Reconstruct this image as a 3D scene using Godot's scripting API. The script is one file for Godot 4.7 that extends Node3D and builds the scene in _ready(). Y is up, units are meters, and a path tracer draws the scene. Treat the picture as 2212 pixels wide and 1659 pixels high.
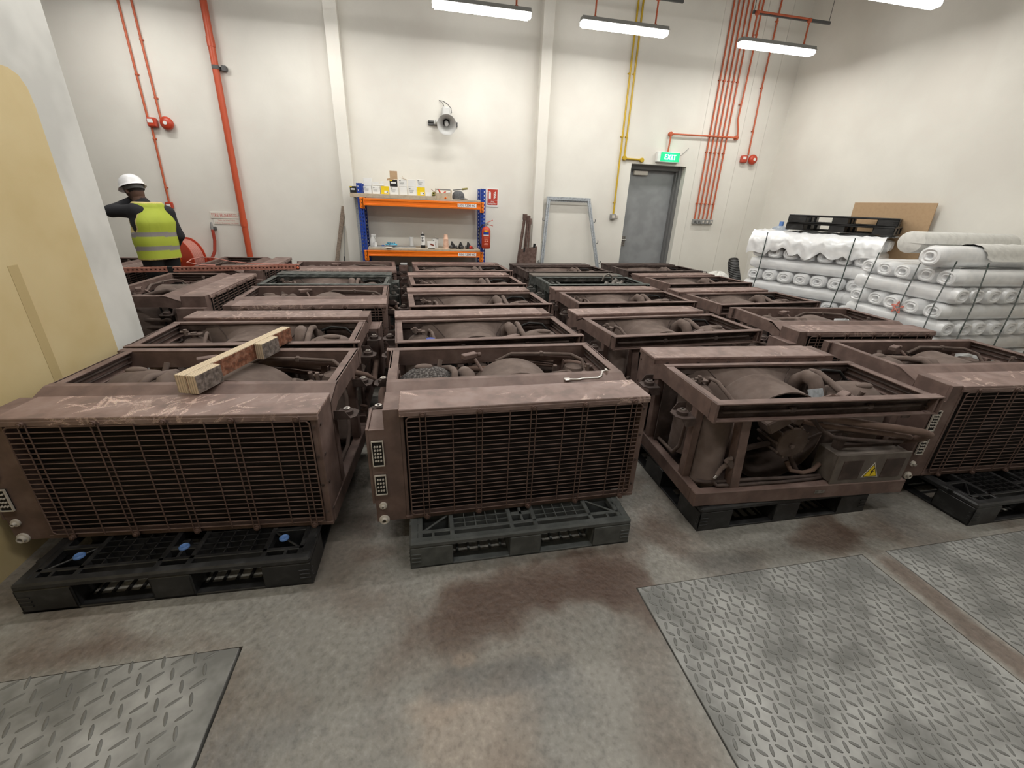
extends Node3D
# A warehouse corner full of rust-brown condenser units on plastic pallets.

class MB:
	var v := PackedVector3Array()
	var n := PackedVector3Array()
	var u := PackedVector2Array()
	var c := PackedColorArray()

	func tri(a: Vector3, b: Vector3, d: Vector3, na: Vector3, nb: Vector3, nd: Vector3, ua := Vector2.ZERO, ub := Vector2.ZERO, ud := Vector2.ZERO) -> void:
		if (b - a).cross(d - a).dot(na + nb + nd) > 0.0:
			v.append_array([a, d, b]); n.append_array([na, nd, nb]); u.append_array([ua, ud, ub])
		else:
			v.append_array([a, b, d]); n.append_array([na, nb, nd]); u.append_array([ua, ub, ud])

	func quad(a: Vector3, b: Vector3, d: Vector3, e: Vector3, nn: Vector3) -> void:
		tri(a, b, d, nn, nn, nn, Vector2(0, 1), Vector2(1, 1), Vector2(1, 0))
		tri(a, d, e, nn, nn, nn, Vector2(0, 1), Vector2(1, 0), Vector2(0, 0))

	# axis-aligned box (in the frame xf) with chamfered edges
	func box(ctr: Vector3, size: Vector3, ch := 0.0, xf := Transform3D.IDENTITY) -> void:
		var h := size * 0.5
		var k := minf(ch, minf(h.x, minf(h.y, h.z)) * 0.9)
		var at := func(s: Vector3, f: Vector3) -> Vector3: return xf * (ctr + Vector3(s.x * (h.x - k * f.x), s.y * (h.y - k * f.y), s.z * (h.z - k * f.z)))
		for ax in 3:
			var a1 := (ax + 1) % 3
			var a2 := (ax + 2) % 3
			for sg in [-1.0, 1.0]:
				var f := Vector3.ONE
				f[ax] = 0.0
				var nn := Vector3.ZERO
				nn[ax] = sg
				var p := []
				for q in [[-1.0, -1.0], [1.0, -1.0], [1.0, 1.0], [-1.0, 1.0]]:
					var s := Vector3.ZERO
					s[ax] = sg; s[a1] = q[0]; s[a2] = q[1]
					p.append(at.call(s, f))
				quad(p[0], p[1], p[2], p[3], (xf.basis * nn).normalized())
		if k <= 0.0:
			return
		for ax in 3:
			var a1 := (ax + 1) % 3
			var a2 := (ax + 2) % 3
			for q in [[-1.0, -1.0], [1.0, -1.0], [1.0, 1.0], [-1.0, 1.0]]:
				var p := []
				for e in [[-1.0, a1], [1.0, a1], [1.0, a2], [-1.0, a2]]:
					var s := Vector3.ZERO
					s[ax] = e[0]; s[a1] = q[0]; s[a2] = q[1]
					var f := Vector3.ONE
					f[int(e[1])] = 0.0
					p.append(at.call(s, f))
				var nn := Vector3.ZERO
				nn[a1] = q[0]; nn[a2] = q[1]
				quad(p[0], p[1], p[2], p[3], (xf.basis * nn).normalized())
		for sx in [-1.0, 1.0]:
			for sy in [-1.0, 1.0]:
				for sz in [-1.0, 1.0]:
					var s := Vector3(sx, sy, sz)
					var nn := (xf.basis * s).normalized()
					tri(at.call(s, Vector3(0, 1, 1)), at.call(s, Vector3(1, 0, 1)), at.call(s, Vector3(1, 1, 0)), nn, nn, nn)

	func b2(lo: Vector3, hi: Vector3, ch := 0.0, xf := Transform3D.IDENTITY) -> void:
		box((lo + hi) * 0.5, hi - lo, ch, xf)

	func tube(pts: Array, r: float, segs := 8, caps := true, r2 := -1.0) -> void:
		var m := pts.size()
		var up := Vector3.UP
		var d0: Vector3 = (pts[1] - pts[0]).normalized()
		if absf(d0.y) > 0.9:
			up = Vector3.RIGHT
		var side := d0.cross(up).normalized()
		var rings := []
		for i in m:
			var d: Vector3
			if i == 0: d = d0
			elif i == m - 1: d = (pts[i] - pts[i - 1]).normalized()
			else: d = ((pts[i] - pts[i - 1]).normalized() + (pts[i + 1] - pts[i]).normalized()).normalized()
			side = (side - d * side.dot(d)).normalized()
			var o := d.cross(side)
			var ring := []
			var rr := r if r2 < 0.0 else lerpf(r, r2, float(i) / (m - 1))
			for k in segs:
				var a := TAU * k / segs
				var q := side * cos(a) + o * sin(a)
				ring.append([pts[i] + q * rr, q])
			rings.append(ring)
		for i in m - 1:
			for k in segs:
				var k2 := (k + 1) % segs
				var a: Array = rings[i][k]; var b: Array = rings[i][k2]; var e: Array = rings[i + 1][k2]; var f: Array = rings[i + 1][k]
				tri(a[0], b[0], e[0], a[1], b[1], e[1]); tri(a[0], e[0], f[0], a[1], e[1], f[1])
		if caps:
			for end in [0, m - 1]:
				var nn: Vector3 = (pts[0] - pts[1]).normalized() if end == 0 else (pts[m - 1] - pts[m - 2]).normalized()
				for k in segs:
					tri(pts[end], rings[end][k][0], rings[end][(k + 1) % segs][0], nn, nn, nn)

	# profile of Vector2(radius, height) turned about y in the frame xf
	func lathe(pr: Array, segs := 16, xf := Transform3D.IDENTITY, ymax := 1e9, ymin := -1e9) -> void:
		var m := pr.size()
		var sn := []
		for i in m - 1:
			var d: Vector2 = pr[i + 1] - pr[i]
			sn.append(Vector2(d.y, -d.x).normalized())
		var flip := 0.0
		for i in m - 1:
			flip += sn[i].x * (pr[i].x + pr[i + 1].x) * (pr[i + 1] - pr[i]).length()
		var area := 0.0
		for i in m:
			var p: Vector2 = pr[i]; var q: Vector2 = pr[(i + 1) % m]
			area += p.x * q.y - q.x * p.y
		var sgn := 1.0 if area > 0.0 else -1.0
		if absf(area) < 1e-9: sgn = signf(flip) if flip != 0.0 else 1.0
		for i in m - 1:
			var n0: Vector2 = sn[i]
			var n1: Vector2 = sn[i]
			if i > 0 and sn[i - 1].dot(sn[i]) > 0.6: n0 = (sn[i - 1] + sn[i]).normalized()
			if i < m - 2 and sn[i + 1].dot(sn[i]) > 0.6: n1 = (sn[i + 1] + sn[i]).normalized()
			n0 *= sgn; n1 *= sgn
			for k in segs:
				var a := TAU * k / segs
				var b := TAU * (k + 1) / segs
				var ca := Vector3(cos(a), 0, sin(a)); var cb := Vector3(cos(b), 0, sin(b))
				var p := [ca * pr[i].x + Vector3.UP * pr[i].y, cb * pr[i].x + Vector3.UP * pr[i].y, cb * pr[i + 1].x + Vector3.UP * pr[i + 1].y, ca * pr[i + 1].x + Vector3.UP * pr[i + 1].y]
				var q := [ca * n0.x + Vector3.UP * n0.y, cb * n0.x + Vector3.UP * n0.y, cb * n1.x + Vector3.UP * n1.y, ca * n1.x + Vector3.UP * n1.y]
				for j in 4:
					p[j] = xf * p[j]
					p[j].y = clampf(p[j].y, ymin, ymax)
					q[j] = (xf.basis.inverse().transposed() * q[j]).normalized()
				if pr[i].x > 1e-6: tri(p[0], p[1], p[2], q[0], q[1], q[2])
				if pr[i + 1].x > 1e-6: tri(p[0], p[2], p[3], q[0], q[2], q[3])

	func ball(ctr: Vector3, rad: Vector3, segs := 16, rows := 8, basis := Basis.IDENTITY) -> void:
		var pr := []
		for i in rows + 1:
			var a := -PI / 2 + PI * i / rows
			pr.append(Vector2(maxf(cos(a), 0.0), sin(a)))
		lathe(pr, segs, Transform3D(basis * Basis.from_scale(rad), ctr))

	func cyl(a: Vector3, b: Vector3, r: float, segs := 12) -> void:
		tube([a, b], r, segs)

	# polygon in the xy plane of xf, extruded from z = 0 to z = depth
	func prism(poly: PackedVector2Array, depth: float, xf := Transform3D.IDENTITY) -> void:
		var idx := Geometry2D.triangulate_polygon(poly)
		var nz := (xf.basis * Vector3.BACK).normalized()
		for i in range(0, idx.size(), 3):
			var t := []
			for j in 3: t.append(poly[idx[i + j]])
			tri(xf * Vector3(t[0].x, t[0].y, 0), xf * Vector3(t[1].x, t[1].y, 0), xf * Vector3(t[2].x, t[2].y, 0), -nz, -nz, -nz)
			tri(xf * Vector3(t[0].x, t[0].y, depth), xf * Vector3(t[1].x, t[1].y, depth), xf * Vector3(t[2].x, t[2].y, depth), nz, nz, nz)
		var cw := Geometry2D.is_polygon_clockwise(poly)
		for i in poly.size():
			var p := poly[i]; var q := poly[(i + 1) % poly.size()]
			var e := q - p
			var nn := Vector3(e.y, -e.x, 0) * (-1.0 if cw else 1.0)
			quad(xf * Vector3(p.x, p.y, 0), xf * Vector3(q.x, q.y, 0), xf * Vector3(q.x, q.y, depth), xf * Vector3(p.x, p.y, depth), (xf.basis * nn).normalized())

	func mesh() -> ArrayMesh:
		var arr := []
		arr.resize(Mesh.ARRAY_MAX)
		arr[Mesh.ARRAY_VERTEX] = v
		arr[Mesh.ARRAY_NORMAL] = n
		arr[Mesh.ARRAY_TEX_UV] = u
		if c.size() == v.size() and c.size() > 0: arr[Mesh.ARRAY_COLOR] = c
		var m := ArrayMesh.new()
		m.add_surface_from_arrays(Mesh.PRIMITIVE_TRIANGLES, arr)
		return m

var M := {}
var used := {}
var rng := RandomNumberGenerator.new()

func numbered(called: String) -> String:
	if not used.has(called):
		used[called] = 0
		return called
	used[called] += 1
	return "%s_%03d" % [called, used[called]]

func obj(called: String, mb: Variant, m: Material, parent: Node = null, at := Vector3.ZERO, turn := 0.0) -> MeshInstance3D:
	var o := MeshInstance3D.new()
	o.mesh = mb.mesh() if mb is MB else mb
	o.set_surface_override_material(0, m)
	o.position = at
	o.rotation.y = turn
	if parent == null:
		o.name = numbered(called)
		add_child(o)
	else:
		var k := called
		var i := 0
		while parent.has_node(k):
			i += 1
			k = "%s_%03d" % [called, i]
		o.name = k
		parent.add_child(o)
	return o

func tag(o: Node, label: String, category: String, group := "") -> Node:
	o.set_meta("label", label)
	o.set_meta("category", category)
	if group: o.set_meta("group", group)
	return o

func thing(called: String, label: String, category: String, at := Vector3.ZERO, turn := 0.0, group := "") -> Node3D:
	var o := Node3D.new()
	o.name = numbered(called)
	add_child(o)
	o.position = at
	o.rotation.y = turn
	tag(o, label, category, group)
	return o

func struct(called: String, mb: MB, m: Material, label := "") -> MeshInstance3D:
	var o := obj(called, mb, m)
	o.set_meta("kind", "structure")
	if label: o.set_meta("label", label)
	return o

func copy(src: Node3D, label: String, at: Vector3, turn: float, group := "") -> Node3D:
	var r: Node3D = src.duplicate()
	r.name = numbered(str(src.name).rstrip("0123456789").rstrip("_"))
	add_child(r)
	r.position = at
	r.rotation.y = turn
	r.set_meta("label", label)
	if group: r.set_meta("group", group)
	return r

func text(called: String, s: String, font: String, size: float, m: Material, parent: Node, at: Vector3, rot := Vector3.ZERO, bold := false, wide := 0.0) -> MeshInstance3D:
	var t := TextMesh.new()
	t.text = s
	var f := SystemFont.new()
	f.font_names = PackedStringArray([font])
	if bold: f.font_weight = 700
	t.font = f
	t.font_size = 32
	t.pixel_size = size / 32.0
	t.depth = 0.002
	var o := obj(called, t, m, parent, at)
	o.rotation = rot
	if wide > 0.0:
		var w := t.get_aabb().size.x
		if w > 0.0: o.scale = Vector3(wide / w, 1, 1)
	return o

func noise_tex(freq: float, oct: int, cols: Array, offs: Array, sd: int, size := 512, kind := FastNoiseLite.TYPE_SIMPLEX_SMOOTH) -> NoiseTexture2D:
	var f := FastNoiseLite.new()
	f.noise_type = kind
	f.frequency = freq
	f.fractal_octaves = oct
	f.fractal_gain = 0.55
	f.seed = sd
	var g := Gradient.new()
	g.offsets = PackedFloat32Array(offs)
	var cc := PackedColorArray()
	for x in cols: cc.append(x)
	g.colors = cc
	var t := NoiseTexture2D.new()
	t.width = size
	t.height = size
	t.seamless = true
	t.noise = f
	t.color_ramp = g
	return t

func mat(col: Color, rough := 0.6, metal := 0.0) -> StandardMaterial3D:
	var m := StandardMaterial3D.new()
	m.albedo_color = col
	m.roughness = rough
	m.metallic = metal
	return m

func tri_tex(m: StandardMaterial3D, t: Texture2D, scale: float, world := true) -> StandardMaterial3D:
	m.albedo_texture = t
	m.albedo_color = Color.WHITE
	m.uv1_triplanar = true
	m.uv1_world_triplanar = world
	m.uv1_scale = Vector3.ONE * scale
	return m

func c8(r: int, g: int, b: int, a := 255) -> Color:
	return Color8(r, g, b, a)

func grunge(base: Color, amount: float, scale: float, rough: float, sd: int, metal := 0.0) -> StandardMaterial3D:
	var t := noise_tex(0.012, 5, [base.darkened(amount), base, base.lightened(amount * 0.7)], [0.25, 0.5, 0.8], sd)
	return tri_tex(mat(Color.WHITE, rough, metal), t, scale)

func glow(col: Color, e: float) -> StandardMaterial3D:
	var m := mat(col, 0.5)
	m.emission_enabled = true
	m.emission = col
	m.emission_energy_multiplier = e
	return m

func materials() -> void:
	# bare scratches and smears where the hood paint is worn: short strokes in loose clusters
	var si := Image.create(1024, 512, false, Image.FORMAT_RGBA8)
	si.fill(Color(0.72, 0.60, 0.55, 0.0))
	var sr := RandomNumberGenerator.new()
	sr.seed = 5
	for cl in 64:
		var cx := sr.randf() * 1024.0
		var cy := sr.randf() * 512.0
		var ang := sr.randf() * PI
		var strong := sr.randf_range(0.25, 0.9)
		for st in sr.randi_range(2, 9):
			var x := cx + sr.randfn(0.0, 26.0)
			var y := cy + sr.randfn(0.0, 14.0)
			var a := ang + sr.randfn(0.0, 0.35)
			var wid := sr.randf_range(0.8, 5.0)
			var len := int(sr.randf_range(8.0, 60.0))
			for k in len:
				x += cos(a); y += sin(a)
				a += sr.randfn(0.0, 0.05)
				var ww := wid * sin(PI * (k + 1.0) / (len + 1.0))
				for oy in range(-int(ww), int(ww) + 1):
					if sr.randf() < 0.25: continue
					var px := posmod(int(x - oy * sin(a)), 1024)
					var py := posmod(int(y + oy * cos(a)), 512)
					var o := si.get_pixel(px, py)
					si.set_pixel(px, py, Color(0.78 + 0.1 * sr.randf(), 0.68 + 0.1 * sr.randf(), 0.63 + 0.1 * sr.randf(), maxf(o.a, strong * sr.randf_range(0.5, 1.0))))
	var scratch := ImageTexture.create_from_image(si)
	M.paint = grunge(c8(110, 89, 82), 0.12, 0.9, 0.66, 3)
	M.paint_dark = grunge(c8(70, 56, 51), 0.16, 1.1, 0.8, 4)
	M.dust = grunge(c8(101, 86, 79), 0.1, 1.3, 0.92, 5)
	M.hood = grunge(c8(128, 106, 99), 0.12, 0.9, 0.58, 6)
	M.hood.detail_enabled = true
	M.hood.detail_albedo = scratch
	M.hood.detail_blend_mode = BaseMaterial3D.BLEND_MODE_MIX
	M.hood.detail_uv_layer = BaseMaterial3D.DETAIL_UV_2
	M.hood.uv2_triplanar = true
	M.hood.uv2_world_triplanar = true
	M.hood.uv2_scale = Vector3(0.42, 0.84, 0.84)
	M.wire = mat(c8(100, 79, 71), 0.6)
	M.coil = mat(c8(26, 20, 18), 0.9)
	M.rusty_hose = grunge(c8(112, 90, 80), 0.08, 1.2, 0.85, 12)
	M.black = mat(c8(20, 19, 19), 0.7)
	M.green_paint = grunge(c8(72, 76, 73), 0.25, 1.6, 0.6, 13)
	M.green_dust = grunge(c8(70, 68, 64), 0.25, 1.6, 0.7, 14)
	M.insul = grunge(c8(64, 58, 55), 0.5, 9.0, 0.98, 15)
	M.chrome = mat(c8(190, 185, 180), 0.3, 1.0)
	M.rubber = mat(c8(36, 33, 31), 0.7)
	M.steel = grunge(c8(128, 122, 116), 0.2, 4.0, 0.5, 16, 0.4)
	M.white_plastic = mat(c8(205, 198, 188), 0.45)
	M.grey_box = grunge(c8(100, 91, 84), 0.07, 1.5, 0.6, 17)
	M.plastic = grunge(c8(36, 36, 37), 0.12, 1.5, 0.42, 18)
	M.plastic_grey = grunge(c8(84, 87, 86), 0.1, 1.5, 0.65, 19)
	M.blue_plug = mat(c8(96, 134, 196), 0.5)
	M.wall = tri_tex(mat(Color.WHITE, 0.75), noise_tex(0.004, 4, [c8(220, 216, 208), c8(224, 221, 213), c8(228, 225, 217)], [0.2, 0.5, 0.8], 21), 0.35)
	M.wall_white = tri_tex(mat(Color.WHITE, 0.75), noise_tex(0.006, 4, [c8(196, 196, 192), c8(211, 211, 207), c8(217, 217, 213)], [0.15, 0.5, 0.8], 22), 0.5)
	M.tan = tri_tex(mat(Color.WHITE, 0.7), noise_tex(0.006, 4, [c8(201, 181, 134), c8(206, 187, 142), c8(209, 191, 147)], [0.1, 0.5, 0.85], 23), 0.6)
	M.tan_dark = mat(c8(186, 166, 120), 0.75)
	M.ceiling = mat(c8(190, 188, 182), 0.9)
	M.orange_pipe = mat(c8(188, 92, 58), 0.5)
	M.red_pipe = mat(c8(190, 80, 46), 0.45)
	M.yellow_pipe = mat(c8(196, 162, 36), 0.45)
	M.red = mat(c8(186, 64, 38), 0.38)
	M.red_dark = mat(c8(158, 58, 40), 0.5)
	M.grey = mat(c8(140, 140, 138), 0.5)
	M.grey_dark = mat(c8(84, 84, 84), 0.6)
	M.door = tri_tex(mat(Color.WHITE, 0.5), noise_tex(0.006, 3, [c8(134, 136, 138), c8(146, 148, 150)], [0.3, 0.7], 24), 0.8)
	M.jamb = mat(c8(112, 112, 112), 0.5)
	M.white = mat(c8(232, 232, 230), 0.5)
	M.rack_blue = mat(c8(28, 62, 150), 0.4)
	M.rack_orange = mat(c8(240, 122, 18), 0.4)
	M.board = grunge(c8(190, 174, 152), 0.06, 2.0, 0.75, 25)
	M.board_grey = grunge(c8(178, 176, 172), 0.12, 4.0, 0.6, 26)
	M.ink_red = mat(c8(196, 62, 50), 0.6)
	M.ink_brown = mat(c8(130, 66, 52), 0.6)
	M.yellow = mat(c8(238, 206, 20), 0.5)
	M.card = grunge(c8(186, 156, 122), 0.02, 3.0, 0.85, 27)
	M.roll = tri_tex(mat(Color.WHITE, 0.3), noise_tex(0.01, 4, [c8(230, 232, 234), c8(240, 241, 242), c8(245, 245, 245)], [0.2, 0.5, 0.8], 28), 2.0)
	M.roll.clearcoat_enabled = true
	M.roll.clearcoat = 0.5
	M.roll.clearcoat_roughness = 0.15
	M.film = mat(Color(0.95, 0.96, 0.97, 0.13), 0.3)
	M.film.transparency = BaseMaterial3D.TRANSPARENCY_ALPHA
	M.film.clearcoat_enabled = true
	M.film.clearcoat = 0.6
	M.film.clearcoat_roughness = 0.1
	M.cloth = grunge(c8(222, 221, 216), 0.06, 2.0, 0.75, 29)
	M.strap = mat(c8(58, 72, 68), 0.5)
	M.star = mat(c8(222, 104, 74), 0.7)
	M.rust = grunge(c8(168, 112, 95), 0.1, 2.0, 0.7, 30)
	# laminated timber: layers seen as strips across x
	var im := Image.create(64, 64, false, Image.FORMAT_RGB8)
	var rn := RandomNumberGenerator.new()
	rn.seed = 4
	for x in 64:
		var k := 0.62 + 0.12 * rn.randf() if (x % 10) < 3 else 0.84 + 0.08 * rn.randf()
		for y in 64:
			var j := k + 0.05 * rn.randf()
			im.set_pixel(x, y, Color(0.90 * j, 0.82 * j, 0.70 * j))
	M.ply = tri_tex(mat(Color.WHITE, 0.8), ImageTexture.create_from_image(im), 16.0, false)
	M.ply.uv1_scale = Vector3(14, 3, 2)
	M.ply_side = grunge(c8(128, 78, 54), 0.3, 4.0, 0.75, 31)
	M.ply_grey = grunge(c8(112, 100, 93), 0.3, 5.0, 0.8, 32)
	# diamond plate and concrete
	var plate_t := noise_tex(0.007, 5, [c8(118, 118, 115), c8(146, 146, 143), c8(170, 170, 167)], [0.2, 0.5, 0.85], 33)
	M.plate = tri_tex(mat(Color.WHITE, 0.55, 0.1), plate_t, 0.9)
	var fine := noise_tex(0.03, 6, [c8(158, 155, 151), c8(180, 177, 172), c8(185, 182, 177), c8(204, 201, 196)], [0.1, 0.42, 0.62, 0.92], 34, 1024)
	M.floor = tri_tex(mat(Color.WHITE, 0.55), fine, 0.9)
	M.floor.detail_enabled = true
	M.floor.detail_blend_mode = BaseMaterial3D.BLEND_MODE_MUL
	M.floor.detail_uv_layer = BaseMaterial3D.DETAIL_UV_2
	M.floor.uv2_triplanar = true
	M.floor.uv2_world_triplanar = true
	M.floor.uv2_scale = Vector3.ONE * 0.075
	M.floor.uv2_offset = Vector3(0.5, 0.0, 0.62)
	M.floor.detail_albedo = floor_map()
	M.floor.heightmap_enabled = true
	M.floor.heightmap_texture = noise_tex(0.05, 5, [Color.BLACK, Color.WHITE], [0.2, 0.8], 36)
	M.floor.heightmap_scale = 0.25
	M.lug = mat(c8(112, 112, 109), 0.5, 0.1)
	M.pit = mat(c8(26, 25, 24), 0.9)
	M.lens = glow(c8(255, 253, 248), 17.0)
	M.lens.roughness = 0.3
	M.exit_green = glow(c8(24, 178, 120), 0.75)
	M.exit_white = glow(c8(225, 255, 240), 1.6)
	M.wall_sign = mat(c8(226, 222, 212), 0.5)
	M.ink_faded = mat(c8(206, 150, 140), 0.7)
	M.hose_pink = mat(c8(190, 128, 116), 0.6)
	M.speaker = mat(c8(196, 196, 194), 0.5)
	M.cap = grunge(c8(92, 92, 94), 0.15, 8.0, 0.9, 40)
	M.olive = mat(c8(132, 124, 62), 0.7)
	M.glove_grey = mat(c8(104, 122, 134), 0.9)
	M.glove_blue = mat(c8(84, 176, 206), 0.8)
	M.cup = mat(c8(228, 188, 164), 0.8)
	M.label_pink = mat(c8(236, 160, 140), 0.5)
	M.sign_red = mat(c8(186, 58, 40), 0.5)
	M.plank = grunge(c8(142, 126, 112), 0.12, 4.0, 0.85, 41)
	M.steel_pale = grunge(c8(176, 182, 188), 0.15, 5.0, 0.4, 42, 0.3)
	M.rust_dark = grunge(c8(100, 78, 70), 0.14, 2.0, 0.8, 43)
	M.bottle = mat(c8(150, 166, 186), 0.2)
	M.bottle.transparency = BaseMaterial3D.TRANSPARENCY_ALPHA
	M.bottle.albedo_color.a = 0.45
	M.skin = mat(c8(96, 66, 54), 0.6)
	M.figure = mat(Color.WHITE, 0.85)
	M.figure.vertex_color_use_as_albedo = true
	M.vest = mat(Color.WHITE, 0.7)
	M.vest.vertex_color_use_as_albedo = true
	M.helmet = mat(c8(236, 236, 238), 0.3)

# the floor's mottling and stains, one tile of 13.3 m over the whole room
func floor_map() -> ImageTexture:
	var n := 1024
	var im := Image.create(n, n, false, Image.FORMAT_RGB8)
	var f := FastNoiseLite.new()
	f.seed = 61
	f.frequency = 0.011
	f.fractal_octaves = 6
	f.fractal_gain = 0.6
	f.domain_warp_enabled = true
	f.domain_warp_amplitude = 25.0
	f.domain_warp_frequency = 0.02
	var g := FastNoiseLite.new()
	g.seed = 62
	g.frequency = 0.02
	g.fractal_octaves = 5
	var base := Color8(196, 195, 191)
	# stains: x, z, radius x, radius z, strength, colour
	var rust := Color8(112, 86, 74)
	var pinkish := Color8(222, 202, 186)
	var slate := Color8(150, 153, 155)
	var st := [[0.55, -1.40, 0.42, 0.14, 1.0, rust], [0.82, -1.3, 0.3, 0.12, 1.0, rust], [0.98, -1.12, 0.12, 0.08, 0.6, rust], [0.25, -1.3, 0.4, 0.12, 0.8, rust], [1.9, -1.42, 0.35, 0.1, 0.7, rust], [1.45, -1.36, 0.25, 0.08, 0.8, slate], [-0.2, -1.9, 0.12, 0.5, 0.8, rust], [-0.74, -1.46, 0.25, 0.1, 0.8, slate], [-1.3, -1.36, 0.5, 0.06, 0.5, rust],
		[0.1, -0.84, 0.22, 0.12, 1.1, pinkish], [-0.04, -0.95, 0.1, 0.06, 1.0, pinkish], [0.2, -1.0, 0.3, 0.05, 0.9, slate], [-0.45, -0.93, 0.3, 0.12, 0.8, slate], [0.45, -0.85, 0.16, 0.16, 0.8, slate], [0.09, -1.09, 0.03, 0.02, 1.2, pinkish], [2.24, -0.9, 0.05, 0.5, 1.0, rust], [1.2, -2.1, 0.12, 0.6, 0.6, rust], [2.75, -1.9, 0.14, 0.6, 0.5, slate]]
	for y in n:
		for x in n:
			var wx := (float(x) / n - 0.5) / 0.075
			var wz := (float(y) / n - 0.62) / 0.075
			var a := f.get_noise_2d(x, y)
			var b := g.get_noise_2d(x, y)
			var c := base * (1.0 + 0.20 * a)
			c = c.lerp(Color8(158, 145, 135), clampf(0.15 + 1.2 * b, 0.0, 0.6))
			c = c.lerp(Color8(206, 206, 204), clampf(-0.25 - 1.6 * a, 0.0, 0.6))
			if wz > -2.8 and wz < 0.0:
				for q in st:
					var d := Vector2((wx - q[0]) / q[2], (wz - q[1]) / q[3]).length()
					if d < 1.9: c = c.lerp(q[5], clampf((1.1 - d + 1.7 * a + 1.3 * b) * q[4] * 0.75, 0.0, 0.5))
			im.set_pixel(x, y, c)
	return ImageTexture.create_from_image(im)

func _ready() -> void:
	# camera
	var cam := Camera3D.new()
	cam.name = "camera"
	cam.position = Vector3(0, 1.6, 0)
	cam.basis = Basis(Vector3.UP, deg_to_rad(-12.315)) * Basis(Vector3.RIGHT, deg_to_rad(-22.956)) * Basis(Vector3.BACK, deg_to_rad(2.362))
	cam.fov = rad_to_deg(2.0 * atan(829.5 / 920.0))
	cam.near = 0.05
	cam.far = 60.0
	add_child(cam)
	cam.current = true
	# environment: a closed room, lit by its batten lights and added front rows
	var we := WorldEnvironment.new()
	we.name = "world"
	var e := Environment.new()
	e.background_mode = Environment.BG_COLOR
	e.background_color = Color(0.5, 0.5, 0.5)
	e.tonemap_mode = Environment.TONE_MAPPER_LINEAR
	e.tonemap_exposure = 1.0
	e.sdfgi_enabled = true
	e.ssao_enabled = true
	e.ssil_enabled = true
	we.environment = e
	add_child(we)
	lamp_energy = 1.35
	rng.seed = 11
	materials()
	room()
	lamps()
	units()
	wall_services()
	rack()
	stacks()
	odds()
	person()

var lamp_energy := 3.0
const WB := -7.2      # back wall
const WR := 6.05      # right wall

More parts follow.
